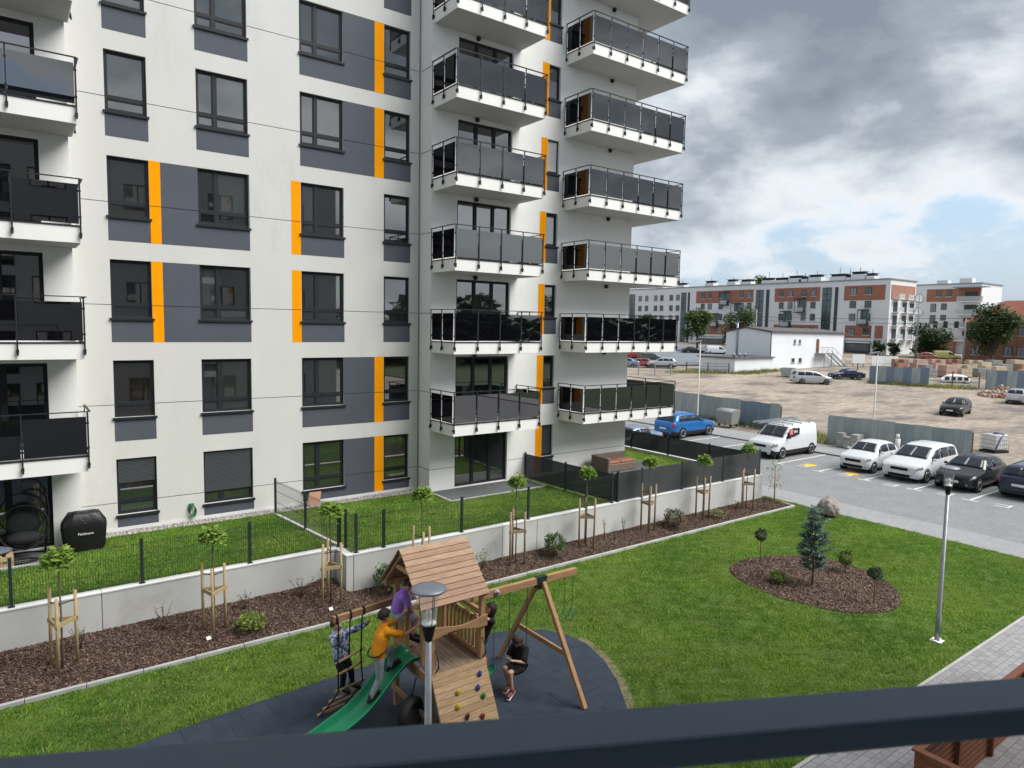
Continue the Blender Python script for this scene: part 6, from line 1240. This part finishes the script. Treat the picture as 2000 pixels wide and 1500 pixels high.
st = MB().beam((15.5,-.3,3.6), (20.2,-.3,1.3), .08, .2).beam((15.5,-1.2,3.6), (20.2,-1.2,1.3), .08, .2).build('staircase', STEELG, wh)
for i in range(12): u = (i+.5)/12; MB().box(15.5+4.7*u-.15, 15.5+4.7*u+.15, -1.15, -.35, 3.56-2.3*u, 3.6-2.3*u).build('step', STEELG, st)
for y in (-.3, -1.2): MB().tube([(12.4,y,4.6),(15.5,y,4.6),(20.2,y,2.3)], .035, 5).build('handrail', STEELG, st)
for x, z in ((12.4,3.6),(14,3.6),(15.5,3.6),(17,2.9),(18.6,2.1),(20.2,1.3)): MB().tube([(x,-1.2,z),(x,-1.2,z+1.0)], .03, 5).build('baluster', STEELG, st)
for x in (13.0, 15.2): MB().box(x, x+.1, -1.3, -1.2, z0-.4, 3.55).build('stair_post', STEELG, wh)
MB().tube([(-.1,5.9,.9),(-.1,5.9,8.2)], .16, 8).build('flue', GALV, wh); MB().tube([(-.08,-.08,.7),(-.08,-.08,6.8)], .08, 6).build('downpipe', FDK, wh)
an = thing('annex', 'low white flat-roofed annex in front of the warehouse', 'building', (82.5, 58.9, .5)); MB().box(0, 9.4, 0, 6.2, -.4, 2.6).build('wall', WH, an); MB().box(-.3, 9.4, -.3, 6.4, 2.6, 2.78).build('roof', RFE, an)
for i in range(3): MB().lathe((1.2+i*1.3, 1.0, 3.05), [(.0,-.1),(.28,-.1),(.28,.1),(.0,.1)], 12, 0, 'y').build('roof_fan', STEELG, an)
# dumpster, boards, materials, posts
t = thing('skip', 'small grey metal skip on the dirt by the warehouse', 'skip', (85.5, 52.5, zg(85.5,52.5)-.05), .3); MB().add([(-.8,-.6,.1),(.8,-.6,.1),(.8,.6,.1),(-.8,.6,.1),(-1,-.75,1.2),(1,-.75,1.2),(1,.75,1.2),(-1,.75,1.2)], [(0,3,2,1),(0,1,5,4),(1,2,6,5),(2,3,7,6),(3,0,4,7)]).build('skip_body', M('skip_grey', (.36,.38,.39), .6, .15, 2), t); MB().box(-1.03,1.03,-.78,-.72,1.1,1.22).box(-1.03,1.03,.72,.78,1.1,1.22).build('rim', STEELG, t)
for k, (x, y, lb) in enumerate(((112.5,56.5,'leftmost of the three white hoarding boards before the long block'),(111.0,52.6,'middle of the three white hoarding boards before the long block'),(113.2,51.6,'rightmost of the three white hoarding boards before the long block'))):
    z = zg(x, y); t = thing('hoarding_board', lb, 'board', (x, y, z-.05), -.45, 'white hoarding boards'); MB().box(-1.15,1.15,-.03,.03,.6,2.1).build('board', FWH, t); MB().box(-1.0,-.92,.03,.1,0,2.0).box(.92,1.0,.03,.1,0,2.0).build('leg', FDK, t)
BST = [M('stack_red', (.30,.17,.12), .9, .2, 2), M('stack_grey', (.24,.235,.23), .9, .2, 2), M('stack_sand', (.44,.38,.28), .9, .2, 2), M('stack_pink', (.42,.29,.24), .9, .2, 2)]
MS = [(112.5,50.0,0),(115.5,48.6,3),(118.8,47.2,3),(121.8,46.0,0),(104,42.5,1),(106.8,41.0,3),(109.8,40.2,2),(113,39.2,1),(117,37.6,1),(119.5,40.5,2),(123,43.5,2),(126.5,42.0,1),(121,36.5,0),(124,35.3,0),(128,38.5,2),(131,40.5,2),(116.5,34.5,3),(111.5,36.6,2)]
nm = ['reddish','grey','sandy','pinkish']; od = ['first','second','third','fourth','fifth','sixth','seventh']; cnt = {}
for x, y, c in sorted(MS, key=lambda q: (q[1]/q[0]), reverse=True):
    i = cnt.get(c, 0); cnt[c] = i+1; block_stack(x, y, '%s pallet of building blocks in the far yard, %s of its colour from the left' % (nm[c], od[i]), 2, 2, rnd.choice([2,3,3]), (.95,.75,.55), [BST[c]], -.4, name='block_pallet')
t = thing('trailer', 'white rounded trailer shell with open side arches in the far yard', 'trailer', (99.6, 37.2, zg(99.6,37.2)-.25), -.95); t.scale = (.8,.8,.7); q = MB()
for i in range(13):
    u = -1+2*i/12; hh = 1.35*math.sqrt(max(.12, 1-abs(u)**3)); q.v += [(u*2.1,-.8,.45),(u*2.1,-.8,.45+hh*.75),(u*2.0,-.5,.45+hh),(u*2.0,.5,.45+hh),(u*2.1,.8,.45+hh*.75),(u*2.1,.8,.45)]
for i in range(12):
    for j in range(5): q.f.append((i*6+j, i*6+j+1, i*6+6+j+1, i*6+6+j)); q.m.append(0); q.sm.append(True)
q.f += [tuple(range(6)), tuple(range(72,78))[::-1]]; q.m += [0,0]; q.sm += [False,False]; q.build('shell', FWH, t)
for x in (-1.4,-.5,.4,1.3): MB().box(x-.3,x+.3,-.83,-.79,.75,1.35).build('opening', FDK, t)
for x in (-1,1): MB().lathe((x,-.7,.25), [(.28,-.08),(.28,.08)], 12, 0, 'y').build('wheel', TYRE, t)
def post_fence(label, P, h, name='post_and_wire_fence', col_=None):
    t = thing(name, label, 'fence', (P[0][0], P[0][1], zg(*P[0])-.05)); m_ = col_ or M('rusty_post', (.10,.06,.045), .9, .2)
    for x, y in P: MB().box(x-P[0][0]-.05, x-P[0][0]+.05, y-P[0][1]-.05, y-P[0][1]+.05, 0, h).build('post', m_, t)
    for a, b in zip(P[:-1], P[1:]):
        for k in (.35, .65, .92): MB().beam((a[0]-P[0][0], a[1]-P[0][1], h*k), (b[0]-P[0][0], b[1]-P[0][1], h*k), .03, .04).build('rail', m_, t)
post_fence('rusty rail fence round the far building yard', [(92.0,37.6),(92.8,35.0),(93.6,32.4)], 1.9); post_fence('grey pipe fence beside the warehouse stairs', [(99,49.8),(103,49.0),(107,48.2)], 1.6, col_=FDK); post_fence('low pipe rail before the annex', [(77.6,63.4),(79.3,61.0),(81.2,58.9)], 1.5, col_=FDK); post_fence('thin bare posts at the left end of the dirt lot', [(66.5,65.0),(68.2,63.8),(70,62.5),(71.8,61.3)], 1.7, col_=STEELG)
tag(sheet('asphalt_road', [(84,72),(98,66),(130,78),(135,120),(95,110)], 0, M('far_asphalt', (.17,.19,.215), .85, .12, .2))); fr_ = bpy.data.objects['asphalt_road']
for v in fr_.data.vertices: v.co.z = zg(v.co.x, v.co.y)+.12
# utility poles, traffic lights, wires
def pole(x, y, h, label, name='utility_pole', arm=None):
    t = thing(name, label, 'pole', (x, y, zg(x, y)-.05)); MB().lathe((0,0,0), [(.16,0),(.10,h)], 8).build('pole', STEELG if name != 'utility_pole' else M('concrete_pole', (.33,.32,.31), .9, .1), t); return t
t = pole(138, 50.6, 8.2, 'traffic signal mast with three dark signal heads before the brick house', 'traffic_signal'); MB().beam((0,0,7.0), (-.5,6.2,7.2), .14, .14).build('mast_arm', STEELG, t)
for y in (1.4, 3.2, 4.9): MB().box(-.35,.05,y-.3,y+.3,6.5,7.7).build('signal_head', BLACK, t)
t = pole(147, 62.4, 12.6, 'tall lattice mast with ring ornaments before the long block', 'lattice_mast')
for z in (6.5, 9.3, 12.0):
    MB().tube([(.0, .9*math.cos(a), z+.9*math.sin(a)) for a in np.linspace(0, 6.283, 17)], .07, 5).build('ring_ornament', STEELG, t)
for k in range(10): MB().beam((0,-.35,1+k*1.1), (0,.35,2.1+k*1.1), .05, .05).build('lattice_bar', STEELG, t)
t = pole(125, 84.5, 9.2, 'bare utility pole with cross arm before the long block')
MB().beam((0,-.9,8.6), (0,.9,8.6), .1, .1).build('cross_arm', STEELG, t); pole(125, 36.5, 9.2, 'utility pole at the right edge before the brick house')
for z, lb in ((9.7, 'upper overhead wire crossing before the far blocks'), (8.9, 'lower overhead wire crossing before the far blocks')):
    tag(MB().tube([(125, 84.5-48*u, z+1.9-.9*4*u*(1-u)*.5-1.6) for u in np.linspace(0, 1, 14)], .035, 4).build('overhead_wire', FDK), lb, 'wire')
car('van', 'yellow works vehicle on the far road before the brick house', paint('works_yellow', (.36,.37,.13)), (146, 56.5, zg(146,56.5)), -.9, 'works_vehicle', False); car('small', 'orange-red small vehicle on the far road beside the works vehicle', paint('works_orange', (.30,.10,.06)), (143.5, 58.6, zg(143.5,58.6)), -.9, 'works_vehicle', False)
# far trees
FT = [leafmat('tree_leaves_%d' % i, a, b, .55, .2) for i, (a, b) in enumerate([((.022,.05,.016), (.10,.16,.05)), ((.03,.06,.015), (.13,.19,.05)), ((.02,.045,.02), (.08,.13,.055))])]
def far_tree(x, y, h, r_, label, mi, tr=.35, n=4200, lean=0, zoff=0, lobes=9):
    z = zg(x, y); t = thing('deciduous_tree', label, 'tree', (x, y, z-.1)); mb = MB(); mb.tube([(0,0,0),(lean*.4,0,h*tr),(lean,0,h*.8)], [r_*.075,r_*.06,r_*.02], 7); C = []
    for k in range(lobes):
        a = k*2.4+rnd.random(); rr = r_*rnd.uniform(.25, .72); c = Vector((lean+rr*math.cos(a), rr*math.sin(a), h*(tr+(1-tr)*rnd.uniform(.08, .84)))); mb.tube([(lean*.5,0,h*tr*.9), c], [r_*.035,r_*.01], 5); q = rdir(n//lobes, -1, 1)*(nr.random((n//lobes, 1))**.4)*r_*rnd.uniform(.42, .62)*np.array([1,1,.9]); C.append(q+np.array(c))
    mb.build('trunk', M('far_bark', (.09,.07,.055), .9, .2), t); C = np.vstack(C); leaves('crown', C, rdir(len(C), -.6, .7), nr.uniform(.3, .6, len(C)), FT[mi], t, asp=.8)
far_tree(118, 93.8, 9.2, 3.6, 'spreading tree before the brick part of the long block, left of the warehouse', 1, .4); far_tree(134, 94.5, 9.8, 4.2, 'dense rounded tree behind the warehouse roof', 0, .22, lobes=12); far_tree(152, 62.0, 7.6, 3.6, 'low bushy tree left of the brick house', 2, .1, lobes=12); far_tree(143, 47.8, 12.6, 4.2, 'large full tree in front of the brick house', 0, .12, 6500, lobes=18); far_tree(112, 104, 8, 3, 'tree partly hidden behind the corner balconies', 1, .3); far_tree(120, 112, 8, 3, 'tree behind the corner balconies, further left', 1, .3); far_tree(175, 118, 19.5, 3.4, 'tree top showing above the roof of the long block', 1, .6)
for k, (x, y, lb) in enumerate(((149.5,70.8,'left of two dark clipped bushes at the end of the long block'),(150.5,68.2,'right of two dark clipped bushes at the end of the long block'))): far_tree(x, y, 3.4, 1.3, lb, 2, .1, 700)
far_tree(150, 41, 5.5, 2.0, 'small ivy-like tree against the brick house at the right edge', 0, .15, 1200)

# wood behind the camera's right shoulder (seen mirrored in the balcony glass)
n = 24000; x = nr.uniform(15, 190, n); y = -62-nr.random(n)*14-.12*x*0; hmax = 9+3*np.sin(x*.21)+2.2*np.sin(x*.53+1); z = nr.random(n)**.8*hmax
o = leaves('wood', np.column_stack([x, y, z]), rdir(n, -.5, .6), nr.uniform(1.6, 3.0, n), FT[2], None, asp=.9); tag(o, 'dark belt of trees behind the camera, mirrored in the balcony glass', 'wood', kind='stuff')
